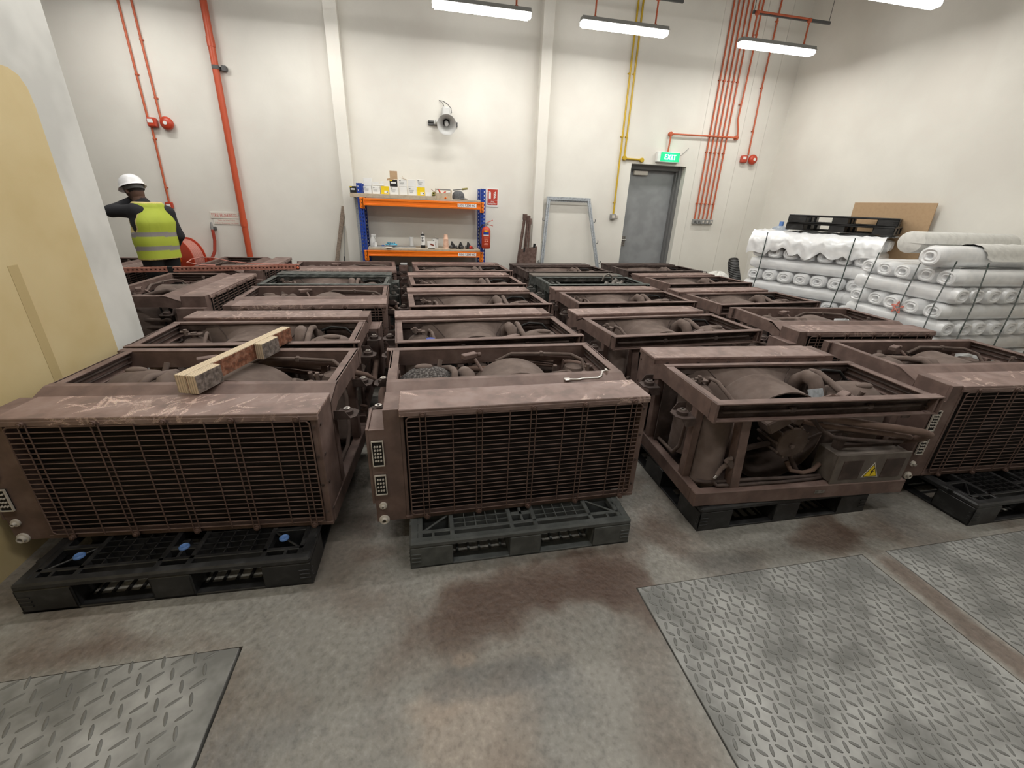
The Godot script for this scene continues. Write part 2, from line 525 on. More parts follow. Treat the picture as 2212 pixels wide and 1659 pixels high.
func room() -> void:
	# floor with pits for the three checker plates; the x and z lines of its pieces
	var b := MB.new()
	var xs := [-6.2, -1.806, -0.732, 0.9, 2.168, 2.312, 4.2, 6.3]
	var zs := [-7.6, -1.28, 0.7, 5.3]
	for i in xs.size() - 1:
		for j in zs.size() - 1:
			var pit: bool = j == 1 and (i == 1 or i == 3 or i == 5)
			b.b2(Vector3(xs[i], -0.3, zs[j]), Vector3(xs[i + 1], -0.05 if pit else 0.0, zs[j + 1]))
	struct("floor", b, M.floor, "stained grey concrete floor with rust-brown patches")
	b = MB.new()
	b.b2(Vector3(-6.2, 6.2, -7.6), Vector3(6.3, 6.5, 5.3))
	struct("ceiling", b, M.ceiling)
	# back wall: piers, panels with open joints, the doorway and its reveal
	b = MB.new()
	b.b2(Vector3(-6.2, 0, WB - 0.3), Vector3(3.40, 6.2, WB))
	b.b2(Vector3(3.40, 2.27, WB - 0.3), Vector3(4.385, 6.2, WB))
	b.b2(Vector3(4.385, 0, WB - 0.3), Vector3(4.56, 6.2, WB))
	for q in [[4.563, 5.284], [5.288, 5.708], [5.712, 6.3]]: b.b2(Vector3(q[0], 0, WB - 0.1), Vector3(q[1], 6.2, WB))
	b.b2(Vector3(4.4, 0, WB - 0.4), Vector3(6.3, 6.2, WB - 0.12))
	b.b2(Vector3(3.3, 0, WB - 0.5), Vector3(4.5, 2.4, WB - 0.4))
	struct("wall_back", b, M.wall, "cream painted back wall of the warehouse")
	b = MB.new()
	b.b2(Vector3(-1.07, 0, WB - 0.02), Vector3(-0.905, 6.2, WB + 0.15), 0.004)
	struct("pillar", b, M.wall, "cream pilaster on the back wall beside the blue rack")
	b = MB.new()
	b.b2(Vector3(1.77, 0, WB - 0.02), Vector3(1.925, 6.2, WB + 0.15), 0.004)
	struct("pillar", b, M.wall, "cream pilaster on the back wall behind the galvanised frame")
	b = MB.new()
	b.b2(Vector3(WR, 0, -7.6), Vector3(WR + 0.3, 6.2, 5.3))
	struct("wall_right", b, M.wall, "plain cream side wall behind the plastic-wrapped rolls")
	b = MB.new()
	b.b2(Vector3(-2.15, 0, -3.2), Vector3(-1.85, 6.2, 5.3), 0.004)
	var wl := struct("wall_left", b, M.wall_white, "white partition wall with a tan painted area")
	b = MB.new()
	var tp := PackedVector2Array([Vector2(-5.2, 0.0), Vector2(2.912, 0.0), Vector2(2.912, 1.95), Vector2(2.9, 2.03), Vector2(2.87, 2.075), Vector2(2.82, 2.095), Vector2(-5.2, 2.11)])
	b.prism(tp, 0.003, Transform3D(Basis(Vector3(0, 0, -1), Vector3(0, 1, 0), Vector3(1, 0, 0)), Vector3(-1.85, 0, 0)))
	obj("tan_paint", b, M.tan, wl)
	b = MB.new()
	b.b2(Vector3(-1.848, 0.3, -2.46), Vector3(-1.846, 1.25, -2.405))
	obj("scuff_band", b, M.tan_dark, wl)
	b = MB.new()
	b.b2(Vector3(-6.5, 0, -7.6), Vector3(-6.2, 6.2, 5.3))
	struct("wall_far_left", b, M.wall)
	b = MB.new()
	b.b2(Vector3(-6.2, 0, 5.0), Vector3(6.3, 6.2, 5.3))
	struct("wall_front", b, M.wall)
	# checker plates
	var lug := MB.new()
	lug.ball(Vector3.ZERO, Vector3(0.019, 0.0032, 0.0066), 12, 4)
	var lm := lug.mesh()
	for q in [[-1.8, -0.744, "checker plate in the floor at the bottom left corner", 0.052], [0.907, 2.163, "checker plate in the floor before the unit with the electrical box", 0.036], [2.319, 4.195, "checker plate in the floor at the right edge", 0.036]]:
		var p := thing("checker_plate", "worn grey " + q[2], "floor plate", Vector3((q[0] + q[1]) / 2, -0.05, -0.296), 0.0, "steel checker plates let into the floor")
		var w: float = (q[1] - q[0]) / 2
		b = MB.new()
		b.b2(Vector3(-w, 0.0, -0.982), Vector3(w, 0.051, 0.98), 0.002)
		obj("plate", b, M.plate, p)
		var mmesh := MultiMesh.new()
		mmesh.transform_format = MultiMesh.TRANSFORM_3D
		mmesh.mesh = lm
		var xf := []
		var st: float = q[3]
		var nx := int((w * 2 - 0.03) / st)
		var nz := int(1.3 / st)
		for i in nx:
			for j in nz:
				var turn: float = (-0.75 if (i + j) % 2 == 0 else 1.2) if q[0] > 0.0 else (0.6 if (i + j) % 2 == 0 else 1.9)
				var wear := (0.55 + 0.45 * rng.randf()) * (1.0 if q[0] > 0.0 else 0.7)
				xf.append(Transform3D(Basis(Vector3.UP, turn) * Basis.from_scale(Vector3(st / 0.036, wear, 1.0)), Vector3(-w + 0.03 + (i + 0.5 * 0) * st, 0.0508, -0.965 + j * st)))
		mmesh.instance_count = xf.size()
		for i in xf.size(): mmesh.set_instance_transform(i, xf[i])
		var mi := MultiMeshInstance3D.new()
		mi.multimesh = mmesh
		mi.material_override = M.lug
		mi.name = "raised_lugs"
		mi.set_meta("kind", "stuff")
		p.add_child(mi)

func lamps() -> void:
	var b := MB.new()
	# housing and lens of one batten fitting; its lens faces down
	var hs := MB.new()
	var pr := PackedVector2Array([Vector2(-0.06, 0.02), Vector2(0.06, 0.02), Vector2(0.05, 0.055), Vector2(-0.05, 0.055)])
	var ax := Transform3D(Basis(Vector3(0, 0, 1), Vector3(0, 1, 0), Vector3(-1, 0, 0)), Vector3(0.57, 0, 0))
	hs.prism(pr, 1.14, ax)
	hs.b2(Vector3(-0.58, 0.01, -0.064), Vector3(0.58, 0.022, 0.064), 0.004)
	var ln := MB.new()
	var lp := PackedVector2Array([Vector2(-0.06, 0.01), Vector2(-0.06, -0.02), Vector2(-0.04, -0.045), Vector2(0.04, -0.045), Vector2(0.06, -0.02), Vector2(0.06, 0.01)])
	ln.prism(lp, 1.1, Transform3D(ax.basis, Vector3(0.55, 0, 0)))
	for s in [-1.0, 1.0]: ln.prism(PackedVector2Array([Vector2(-0.045, 0.01), Vector2(-0.045, -0.02), Vector2(-0.03, -0.036), Vector2(0.03, -0.036), Vector2(0.045, -0.02), Vector2(0.045, 0.01)]), 0.022, Transform3D(ax.basis, Vector3(s * 0.561 + 0.011, 0, 0)))
	var hm := hs.mesh(); var lm := ln.mesh()
	var seen := {"0.82,-6.2": "batten light hanging over the rack, nearest the horn loudspeaker", "2.6,-6.2": "batten light hanging in front of the yellow conduits", "4.8,-6.2": "batten light hanging in front of the bundle of orange conduits", "4.75,-4.6": "batten light cut off by the top edge near the right wall"}
	for z in [-6.2, -4.6, -2.6, -0.6]:  # the two front rows are added out of view to brighten the front
		for x in [-4.6, -3.2, -1.15, 0.82, 2.6, 4.8] if z < -6.0 else ([-3.6, -1.15, 0.82, 2.6, 4.75] if z < -4.0 else [-0.9, 1.4, 3.7]):
			if x == -4.6: continue
			var key := "%s,%s" % [x, z]
			var t := thing("batten_light", seen.get(key, "batten light above the picture, %s, hung over %s" % [{-6.2: "row nearest the back wall", -4.6: "second row from the back", -2.6: "added fill row, third from back", -0.6: "added fill row over the camera"}[z], "the far left" if x < -2.0 else ("the left units" if x < -0.5 else ("the middle left" if x < 1.5 else ("the middle right" if x < 3.0 else "the right side")))]), "light", Vector3(x, 3.66, z), 0.0, "glowing batten lights on orange conduit drops")
			obj("housing", hm, M.grey, t)
			obj("lens", lm, M.lens, t)
			b = MB.new()
			for s in [-1.0, 1.0]: 
				b.tube([Vector3(s * 0.4, 0.05, 0), Vector3(s * 0.4, 0.33, 0)], 0.011, 8)
				b.box(Vector3(s * 0.4, 0.33, 0), Vector3(0.05, 0.05, 0.05), 0.01)
				b.cyl(Vector3(s * 0.4, 0.052, 0), Vector3(s * 0.4, 0.075, 0), 0.02, 8)
			b.tube([Vector3(-0.4, 0.345, 0.0), Vector3(0.4, 0.345, 0.0)], 0.012, 8)
			obj("conduit_drop", b, M.orange_pipe, t)
			b = MB.new()
			b.b2(Vector3(-0.45, 0.325, -0.04), Vector3(0.75, 0.36, -0.015), 0.002)
			for s in [-0.43, 0.73]: b.tube([Vector3(s, 0.35, -0.03), Vector3(s, 2.55, -0.03)], 0.004, 5)
			obj("support_channel", b, M.grey_dark, t)
			b = MB.new()
			b.tube([Vector3(-0.4, 0.33, 0), Vector3(-0.4, 2.55, 0)], 0.011, 8)
			obj("feed_conduit", b, M.orange_pipe, t)
			var l := AreaLight3D.new()
			l.name = "lamp"
			l.area_size = Vector2(1.08, 0.09)
			l.light_color = Color(1.0, 0.99, 0.965)
			l.light_energy = lamp_energy
			l.position = Vector3(0, -0.05, 0)
			l.rotation.x = -PI / 2
			l.shadow_enabled = true
			l.set("area_range", 14.0)
			t.add_child(l)

func units() -> void:
	var pa := make_unit(true)
	var pal := make_pallet(0.98, M.plastic, true)
	# x, z, turn in degrees, full grille, paint, label
	var L := [
		[-1.065, -2.22, -4.5, true, "", "condenser unit with a laminated timber beam lying across its open top"],
		[0.44, -2.16, 0.5, true, "", "condenser unit with a bright bent handle lying on its sloping ledge"],
		[2.02, -2.01, 177.0, false, "", "condenser unit showing its open side with a warning-labelled electrical box"],
		[3.55, -2.04, -3.0, true, "", "condenser unit cut off by the right edge of the picture, grille towards us"],
		[-1.065, -3.18, 179.0, false, "", "condenser unit with its fan duct open, directly behind the unit carrying the timber beam"],
		[0.43, -3.18, 183.0, false, "", "condenser unit directly behind the one with the bent handle, blue valve at its left"],
		[1.93, -3.2, 184.0, false, "", "condenser unit directly behind the one with the warning-labelled electrical box"],
		[3.57, -3.13, -3.0, true, "", "condenser unit with its grille towards us right in front of the wrapped rolls"],
		[-0.97, -4.25, 2.0, true, "", "condenser unit with its grille towards us, third from the front at the left"],
		[0.5, -4.2, 183.0, false, "", "condenser unit third from the front in the line before the fire extinguisher"],
		[2.06, -4.27, 182.0, false, "", "condenser unit just in front of the dark grey-green one with the missing duct"],
		[3.5, -4.2, 185.0, false, "", "condenser unit of the third row beside the wrapped rolls"],
		[-1.0, -5.22, 180.0, false, "green", "dark grey-green condenser unit with brown pipes near the end of the slotted channel"],
		[0.49, -5.24, 184.0, false, "", "condenser unit fourth from the front in the line before the blue and orange rack"],
		[2.06, -5.26, 182.0, false, "green", "dark grey-green condenser unit with its duct missing and loose fittings inside"],
		[3.6, -5.36, 186.0, false, "", "condenser unit of the fourth row, nearest the white sack and corrugated hose"],
		[-0.985, -6.17, 4.0, false, "", "condenser unit in the back row against the left end of the rack"],
		[0.53, -6.245, 184.0, false, "", "condenser unit in the back row against the right end of the rack"],
		[2.0, -6.25, 185.0, false, "dark", "dark brown condenser unit in the back row below the galvanised frame"],
		[3.57, -6.42, 184.0, false, "dark", "dark brown condenser unit in the back row in front of the grey door"],
		[-2.29, -4.82, 90.0, true, "", "condenser unit turned sideways next to the white partition, grille facing right"],
		[-2.285, -6.31, 90.0, false, "", "condenser unit turned sideways in front of the fire hose reel"],
		[-3.66, -6.08, 90.0, false, "", "condenser unit turned sideways at the far left behind the person"],
		[-3.62, -4.58, 90.0, false, "", "condenser unit mostly hidden behind the white partition, by the slotted channel"],
	]
	var simple: Node3D = null
	var under := ["", "", "", ""]
	for r in ["second", "third", "fourth", "back"]:
		for cc in ["left", "inner left", "inner right", "right"]: under.append("the %s row's %s unit" % [r, cc])
	under.append_array(["the near sideways unit", "the sideways unit before the hose reel", "the far left sideways unit", "the unit behind the partition"])
	for i in L.size():
		var q: Array = L[i]
		var at := Vector3(q[0], 0.151, q[1])
		var u: Node3D
		var label: String = ("rust-brown " if q[4] == "" else "") + q[5]
		if i == 0:
			u = pa
			u.position = at
			u.rotation.y = deg_to_rad(q[2])
			u.set_meta("label", label)
		elif q[3]:
			u = copy(pa, label, at, deg_to_rad(q[2]))
		elif simple == null:
			simple = make_unit(false)
			u = simple
			u.position = at
			u.rotation.y = deg_to_rad(q[2])
			u.set_meta("label", label)
		else:
			u = copy(simple, label, at, deg_to_rad(q[2]))
		if q[4] == "green":
			repaint(u, {M.paint: M.green_paint, M.hood: M.grey_box if i == 14 else M.green_paint, M.paint_dark: M.green_dust, M.dust: M.green_dust if i == 14 else M.dust})
			if i == 14:
				for nm in ["fan_duct", "compressor", "insulated_hose", "discharge_pipe"]: u.get_node(nm).free()
				extra_fittings(u)
		elif q[4] == "dark":
			repaint(u, {M.paint: M.paint_dark, M.hood: M.paint_dark})
		if i == 1:
			u.get_node("compressor").set_surface_override_material(0, M.insul)
			u.get_node("compressor").set_meta("label", "fuzzy dark insulation jacket on the compressor")
			handle(u)
		if i == 5:
			var vb := MB.new()
			vb.cyl(Vector3(0.40, 0.49, -0.2), Vector3(0.40, 0.545, -0.2), 0.03, 14)
			vb.box(Vector3(0.44, 0.5, -0.2), Vector3(0.05, 0.04, 0.04), 0.004)
			obj("blue_valve", vb, M.rack_blue, u).set_meta("label", "dark blue valve body")
		# the pallet below
		var pd := Vector3(q[0], 0.0, q[1])
		if i == 0: pd = Vector3(-1.07, 0, -2.048)
		if i == 1: pd = Vector3(0.44, 0, -2.045)
		if i == 2: pd = Vector3(1.95, 0, -2.06)
		if i == 16 or i == 18: pd.z -= 0.03
		if i == 3: pd = Vector3(3.54, 0, -1.85)
		var names := ["black plastic pallet with three blue plugs, front left", "greyish dusty plastic pallet under the unit with the bent handle", "black plastic pallet under the unit with the electrical box", "black plastic pallet at the right edge of the picture"]
		var lab: String = names[i] if i < 4 else "black plastic pallet under %s" % under[i]
		var p: Node3D
		var pt: float = deg_to_rad(q[2]) if i > 3 else [deg_to_rad(-1.5), 0.0, 0.0, 0.0][i]
		if i == 0:
			p = pal
			p.position = pd
			p.rotation.y = pt
			p.set_meta("label", lab)
		else:
			p = copy(pal, lab, pd, pt)
			for k in p.get_children():
				if str(k.name).begins_with("blue_plug"): k.free()
			if i >= 8: p.scale.z = 0.94
			if i == 1: repaint(p, {M.plastic: M.plastic_grey})
	var pb := MB.new()
	pb.box(Vector3.ZERO, Vector3(0.11, 0.12, 0.006), 0.001, Transform3D(Basis(Vector3.UP, 0.15) * Basis(Vector3.RIGHT, 0.5), Vector3(-0.16, 0.49, -0.2)))
	obj("pale_panel", pb, M.steel_pale, simple).set_meta("label", "pale bare metal panel beside the fan duct")

func handle(u: Node3D) -> void:
	var b := MB.new()
	b.tube([Vector3(0.3, 0.592, 0.16), Vector3(0.335, 0.594, 0.17), Vector3(0.36, 0.6, 0.185), Vector3(0.375, 0.607, 0.19), Vector3(0.46, 0.607, 0.19), Vector3(0.478, 0.615, 0.187), Vector3(0.487, 0.635, 0.172), Vector3(0.505, 0.636, 0.168)], 0.007, 8)
	b.box(Vector3(0.3, 0.592, 0.155), Vector3(0.035, 0.008, 0.03), 0.003)
	b.box(Vector3(0.512, 0.632, 0.168), Vector3(0.012, 0.03, 0.03), 0.003)
	obj("bent_handle", b, M.chrome, u).set_meta("label", "bright bent steel handle")

func extra_fittings(u: Node3D) -> void:
	var b := MB.new()
	for q in [[-0.25, 0.53, -0.05, 0.035], [-0.32, 0.55, -0.1, 0.028], [-0.4, 0.56, 0.0, 0.03], [-0.44, 0.55, -0.08, 0.022]]:
		b.cyl(Vector3(q[0], q[1] - 0.04, q[2]), Vector3(q[0] - 0.04, q[1] + 0.03, q[2]), q[3], 10)
	b.tube([Vector3(-0.2, 0.52, -0.06), Vector3(-0.5, 0.55, -0.04)], 0.018, 8)
	b.tube([Vector3(-0.38, 0.55, 0.0), Vector3(-0.36, 0.63, 0.0), Vector3(-0.31, 0.66, 0.0), Vector3(-0.26, 0.63, 0.01), Vector3(-0.24, 0.56, 0.02)], 0.012, 8)
	obj("loose_fittings", b, M.steel, u)

# ---------- condenser unit: length along x, grille towards +z, base at y = 0
func make_unit(full: bool) -> Node3D:
	var t := thing("condenser_unit", "", "condenser unit", Vector3.ZERO, 0.0, "rusty condenser units set out on pallets")
	var b := MB.new()
	for s in [-1.0, 1.0]:
		b.b2(Vector3(s * 0.615 - 0.025, 0, -0.40), Vector3(s * 0.615 + 0.025, 0.085, 0.40), 0.004)
	b.b2(Vector3(-0.66, 0, -0.45), Vector3(0.64, 0.085, -0.40), 0.004)
	b.b2(Vector3(-0.59, 0, 0.26), Vector3(0.59, 0.07, 0.32), 0.004)
	obj("base_frame", b, M.paint, t)
	b = MB.new()
	b.b2(Vector3(-0.59, 0.004, -0.40), Vector3(0.59, 0.012, 0.32))
	obj("drip_pan", b, M.paint_dark, t)
	# top frame: channel side rails that slope down at the front, channel rear rail
	for s in [-1.0, 1.0]:
		b = MB.new()
		var poly := PackedVector2Array([Vector2(-0.44, 0.6), Vector2(0.11, 0.6), Vector2(0.225, 0.552), Vector2(0.225, 0.46), Vector2(0.11, 0.505), Vector2(-0.44, 0.505)])
		var xf := Transform3D(Basis(Vector3(0, 0, 1), Vector3(0, 1, 0), Vector3(-1, 0, 0)), Vector3(s * 0.632 + 0.006, 0, 0))
		b.prism(poly, 0.012, xf)
		b.box(Vector3(s * 0.612, 0.596, -0.165), Vector3(0.046, 0.008, 0.55), 0.002)
		b.box(Vector3(s * 0.615, 0.509, -0.165), Vector3(0.04, 0.008, 0.55), 0.002)
		obj("side_rail", b, M.paint, t)
		b = MB.new()
		b.tube([Vector3(s * 0.612, 0.565, -0.42), Vector3(s * 0.612, 0.565, 0.1)], 0.007, 6)
		b.tube([Vector3(s * 0.612, 0.535, -0.42), Vector3(s * 0.612, 0.535, 0.1)], 0.006, 6)
		obj("rail_conduit", b, M.paint_dark, t)
	b = MB.new()
	b.b2(Vector3(-0.655, 0.592, -0.445), Vector3(0.64, 0.601, -0.394), 0.002)
	b.b2(Vector3(-0.655, 0.5, -0.445), Vector3(0.64, 0.509, -0.394), 0.002)
	b.b2(Vector3(-0.666, 0.5, -0.445), Vector3(-0.655, 0.601, -0.394))
	b.b2(Vector3(0.626, 0.5, -0.447), Vector3(0.64, 0.601, -0.394))
	var rr := obj("rear_rail", b, M.paint, t)
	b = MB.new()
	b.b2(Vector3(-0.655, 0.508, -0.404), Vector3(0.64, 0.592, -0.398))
	obj("shaded_rail_web", b, M.paint_dark, rr)  # same paint as the rail, coloured darker for the shade under the top flange
	b = MB.new()
	b.b2(Vector3(-0.64, 0.508, -0.3985), Vector3(0.626, 0.592, -0.394))
	obj("inner_web", b, M.paint, rr)
	b = MB.new()
	b.tube([Vector3(0.585, 0.548, -0.41), Vector3(0.58, 0.546, -0.42), Vector3(0.2, 0.545, -0.423), Vector3(-0.2, 0.549, -0.423), Vector3(-0.56, 0.553, -0.42)], 0.009, 6)
	b.tube([Vector3(0.585, 0.575, -0.415), Vector3(-0.6, 0.575, -0.415)], 0.005, 6)
	for x in [0.2, -0.25]: b.box(Vector3(x, 0.55, -0.42), Vector3(0.03, 0.03, 0.025), 0.004)
	obj("rail_cable", b, M.paint_dark, t)
	# sloping ledge behind the hood
	b = MB.new()
	var sl := PackedVector2Array([Vector2(0.075, 0.602), Vector2(0.11, 0.602), Vector2(0.228, 0.555), Vector2(0.228, 0.545), Vector2(0.11, 0.59), Vector2(0.075, 0.59)])
	b.prism(sl, 1.276, Transform3D(Basis(Vector3(0, 0, 1), Vector3(0, 1, 0), Vector3(-1, 0, 0)), Vector3(0.638, 0, 0)))
	obj("sloping_panel", b, M.paint, t)
	# hood and coil housing
	b = MB.new()
	b.b2(Vector3(0.622, 0.0, 0.225), Vector3(0.636, 0.585, 0.425), 0.002)
	b.b2(Vector3(-0.58, 0.0, 0.225), Vector3(-0.566, 0.585, 0.40), 0.002)
	b.b2(Vector3(-0.57, 0.0, 0.385), Vector3(0.636, 0.02, 0.428), 0.003)
	b.b2(Vector3(-0.57, 0.47, 0.225), Vector3(0.636, 0.585, 0.233))
	b.b2(Vector3(-0.566, 0.0, 0.408), Vector3(-0.552, 0.57, 0.424))
	b.b2(Vector3(0.606, 0.0, 0.408), Vector3(0.626, 0.57, 0.426))
	obj("coil_housing", b, M.paint, t)
	b = MB.new()
	b.b2(Vector3(-0.57, 0.585, 0.222), Vector3(0.64, 0.602, 0.434), 0.003)
	b.b2(Vector3(-0.57, 0.566, 0.42), Vector3(0.64, 0.59, 0.436), 0.003)
	obj("hood_top", b, M.hood, t)
	b = MB.new()
	for k in 6: b.cyl(Vector3(-0.5 + k * 0.21, 0.566, 0.222), Vector3(-0.5 + k * 0.21, 0.566, 0.214), 0.008, 8)
	for k in 4: b.cyl(Vector3(0.636, 0.08 + k * 0.15, 0.40), Vector3(0.641, 0.08 + k * 0.15, 0.40), 0.007, 8)
	for k in 4: b.cyl(Vector3(0.616, 0.08 + k * 0.15, 0.426), Vector3(0.616, 0.08 + k * 0.15, 0.431), 0.007, 8)
	obj("bolt_heads", b, M.paint_dark, t)
	b = MB.new()
	b.b2(Vector3(-0.566, 0.0, 0.33), Vector3(0.622, 0.584, 0.36))
	for k in 12: b.cyl(Vector3(-0.56, 0.05 + k * 0.044, 0.362), Vector3(0.61, 0.05 + k * 0.044, 0.362), 0.005, 6)
	obj("coil", b, M.coil, t)
	# grille of welded rods
	b = MB.new()
	var gr := []
	for q in [[-0.54, 0.028, -1, -1], [0.602, 0.028, 1, -1], [0.602, 0.563, 1, 1], [-0.54, 0.563, -1, 1]]:
		var a: Array = [Vector3(-q[2] * 0.012 + q[0], q[1], 0.434), Vector3(q[0], q[1] - q[3] * 0.012, 0.434)]
		if q[2] * q[3] < 0: gr.append_array([a[0], a[1]])
		else: gr.append_array([a[1], a[0]])
	gr.append(gr[0]); gr.append(gr[1])
	b.tube(gr, 0.0038, 6, false)
	var g := obj("grille", b, M.wire, t)
	var hz := MB.new()
	hz.tube([Vector3(-0.54, 0, 0.434), Vector3(0.602, 0, 0.434)], 0.0028, 6, false)
	var vt := MB.new()
	vt.tube([Vector3(0, 0.022, 0.440), Vector3(0, 0.572, 0.440)], 0.0028, 6, false)
	var pair := MB.new()
	for s in [-0.013, 0.013]: pair.tube([Vector3(s, 0.01, 0.440), Vector3(s, 0.58, 0.440)], 0.0028, 6, false)
	if full:
		var hm := hz.mesh(); var vm := vt.mesh(); var pm := pair.mesh()
		for k in 21: obj("grille_rod", hm, M.wire, g, Vector3(0, 0.0525 + k * 0.0243, 0))
		for k in 4: obj("upright_rod", vm, M.wire, g, Vector3(-0.335 + k * 0.264, 0, 0))
		for k in 5: obj("double_rod", pm, M.wire, g, Vector3(-0.468 + k * 0.2555, 0, 0))
		var cl := MB.new()
		cl.cyl(Vector3(0, 0, 0.43), Vector3(0, 0, 0.447), 0.012, 10)
		cl.cyl(Vector3(0, 0, 0.43), Vector3(0, 0, 0.452), 0.007, 6)
		var cm := cl.mesh()
		for k in 5:
			for y in [0.578, 0.014]: obj("grille_bolt", cm, M.wire, g, Vector3(-0.468 + k * 0.2555, y, 0.0))
	else:
		b = MB.new()
		for k in 21: b.tube([Vector3(-0.54, 0.0525 + k * 0.0243, 0.434), Vector3(0.602, 0.0525 + k * 0.0243, 0.434)], 0.0029, 4, false)
		for k in 4: b.tube([Vector3(-0.335 + k * 0.264, 0.022, 0.44), Vector3(-0.335 + k * 0.264, 0.57, 0.44)], 0.0029, 4, false)
		for k in 5:
			for s in [-0.013, 0.013]: b.tube([Vector3(-0.468 + k * 0.2555 + s, 0.01, 0.44), Vector3(-0.468 + k * 0.2555 + s, 0.58, 0.44)], 0.0029, 4, false)
		obj("grille_rods", b, M.wire, g).set_meta("kind", "stuff")
	# connector end
	b = MB.new()
	var cp := PackedVector2Array([Vector2(-0.705, 0.0), Vector2(-0.567, 0.0), Vector2(-0.567, 0.6), Vector2(-0.638, 0.6), Vector2(-0.638, 0.505), Vector2(-0.705, 0.505)])
	b.prism(cp, 0.016, Transform3D(Basis.IDENTITY, Vector3(0, 0, 0.406)))
	b.b2(Vector3(-0.638, 0.0, 0.225), Vector3(-0.568, 0.6, 0.408), 0.003)
	obj("connector_panel", b, M.paint, t)
	b = MB.new()
	b.b2(Vector3(-0.704, 0.12, 0.215), Vector3(-0.636, 0.506, 0.408), 0.003)
	b.b2(Vector3(-0.718, 0.11, 0.208), Vector3(-0.705, 0.51, 0.424), 0.002)
	obj("junction_box", b, M.paint, t)
	for q in [[0.387, 0.128, 5], [0.217, 0.106, 4]]:
		b = MB.new()
		b.box(Vector3(-0.672, q[0], 0.424), Vector3(0.05, q[1], 0.012), 0.003)
		var k := obj("cable_connector", b, M.black, t)
		b = MB.new()
		var hh: float = q[1] * 0.5
		for s in [-1.0, 1.0]:
			b.box(Vector3(-0.672 + s * 0.024, q[0], 0.431), Vector3(0.004, q[1], 0.008))
			b.box(Vector3(-0.672, q[0] + s * hh, 0.431), Vector3(0.05, 0.004, 0.008))
		for r in int(q[2]):
			for cc in 3: b.cyl(Vector3(-0.684 + cc * 0.012, q[0] - hh * 0.55 + r * hh * 1.15 / (q[2] - 1), 0.43), Vector3(-0.684 + cc * 0.012, q[0] - hh * 0.55 + r * hh * 1.15 / (q[2] - 1), 0.437), 0.0042, 8)
		obj("pins", b, M.white_plastic, k)
	for q in [[0.083, 0.008, 0.014], [0.0, 0.015, 0.019]]:
		b = MB.new()
		b.lathe([Vector2(q[1] * 0.6, 0.0), Vector2(q[2] * 1.3, 0.0), Vector2(q[2] * 1.3, 0.012), Vector2(q[1] * 1.15, 0.014), Vector2(q[1], 0.026), Vector2(q[1] * 0.68, 0.026), Vector2(q[1] * 0.68, 0.01)], 14, Transform3D(Basis(Vector3.RIGHT, PI / 2), Vector3(-0.672, q[0] + 0.012, 0.418)))
		obj("water_nozzle", b, M.white_plastic, t)
	# bulkhead, fan duct, fan, motor
	b = MB.new()
	b.b2(Vector3(-0.61, 0.012, 0.1), Vector3(-0.35, 0.55, 0.108))
	b.b2(Vector3(0.45, 0.012, 0.1), Vector3(0.61, 0.55, 0.108))
	b.b2(Vector3(-0.61, 0.545, 0.085), Vector3(0.61, 0.59, 0.093))
	obj("bulkhead", b, M.paint_dark, t)
	b = MB.new()
	var ring := func(k: int, f: float, shrink: float) -> Vector3:
		var a := TAU * k / 48.0
		var d := Vector2(cos(a), sin(a))
		var up: float = 0.29 if d.y > 0 else 0.27
		var sq: Vector2 = d * minf(0.42 / maxf(absf(d.x), 1e-5), up / maxf(absf(d.y), 1e-5))
		var e := f * f * (3.0 - 2.0 * f)
		var q := sq.lerp(d * 0.279, 1.0 - pow(1.0 - f, 1.6)) * (1.0 - shrink)
		return Vector3(0.08 + q.x, 0.292 + q.y, lerpf(0.095, -0.005, f))
	for sk in [0.0, 0.03]:
		for i in 8:
			for k in 48:
				var p := [ring.call(k, i / 8.0, sk), ring.call(k + 1, i / 8.0, sk), ring.call(k + 1, (i + 1) / 8.0, sk), ring.call(k, (i + 1) / 8.0, sk)]
				var nn := []
				for q in p:
					var o := Vector3(q.x - 0.08, q.y - 0.292, 0).normalized()
					nn.append((o + Vector3(0, 0, -0.55)).normalized() * (1.0 if sk == 0.0 else -1.0))
				b.tri(p[0], p[1], p[2], nn[0], nn[1], nn[2]); b.tri(p[0], p[2], p[3], nn[0], nn[2], nn[3])
	var xz := Transform3D(Basis(Vector3(1, 0, 0), Vector3(0, 0, -1), Vector3(0, 1, 0)), Vector3(0.08, 0.292, 0))
	b.lathe([Vector2(0.279, 0.003), Vector2(0.284, 0.006), Vector2(0.284, 0.016), Vector2(0.28, 0.02), Vector2(0.279, 0.268), Vector2(0.272, 0.268), Vector2(0.272, 0.006), Vector2(0.279, 0.003)], 44, xz, 0.586, 0.014)
	var sh := obj("fan_duct", b, M.dust, t)
	b = MB.new()
	for k in [6, 18]: b.tube([ring.call(k, 0.02, -0.01), ring.call(k, 0.3, -0.01), ring.call(k, 0.6, -0.01), ring.call(k, 0.98, -0.01)], 0.003, 5)
	obj("duct_seam", b, M.paint_dark, sh)
	b = MB.new()
	b.cyl(Vector3(0.08, 0.3, -0.08), Vector3(0.08, 0.3, 0.02), 0.07, 16)
	for k in 7:
		var a := TAU * k / 7
		b.box(Vector3(0.16, 0, 0), Vector3(0.19, 0.11, 0.006), 0.002, Transform3D(Basis(Vector3.BACK, a) * Basis(Vector3.RIGHT, 0.5), Vector3(0.08, 0.3, -0.03)))
	obj("fan", b, M.black, t)
	b = MB.new()
	b.lathe([Vector2(0, 0), Vector2(0.084, 0.0), Vector2(0.09, 0.006), Vector2(0.09, 0.014), Vector2(0.078, 0.02), Vector2(0.078, 0.17), Vector2(0, 0.17)], 24, Transform3D(Basis(Vector3.RIGHT, PI / 2), Vector3(0.075, 0.315, -0.37)))
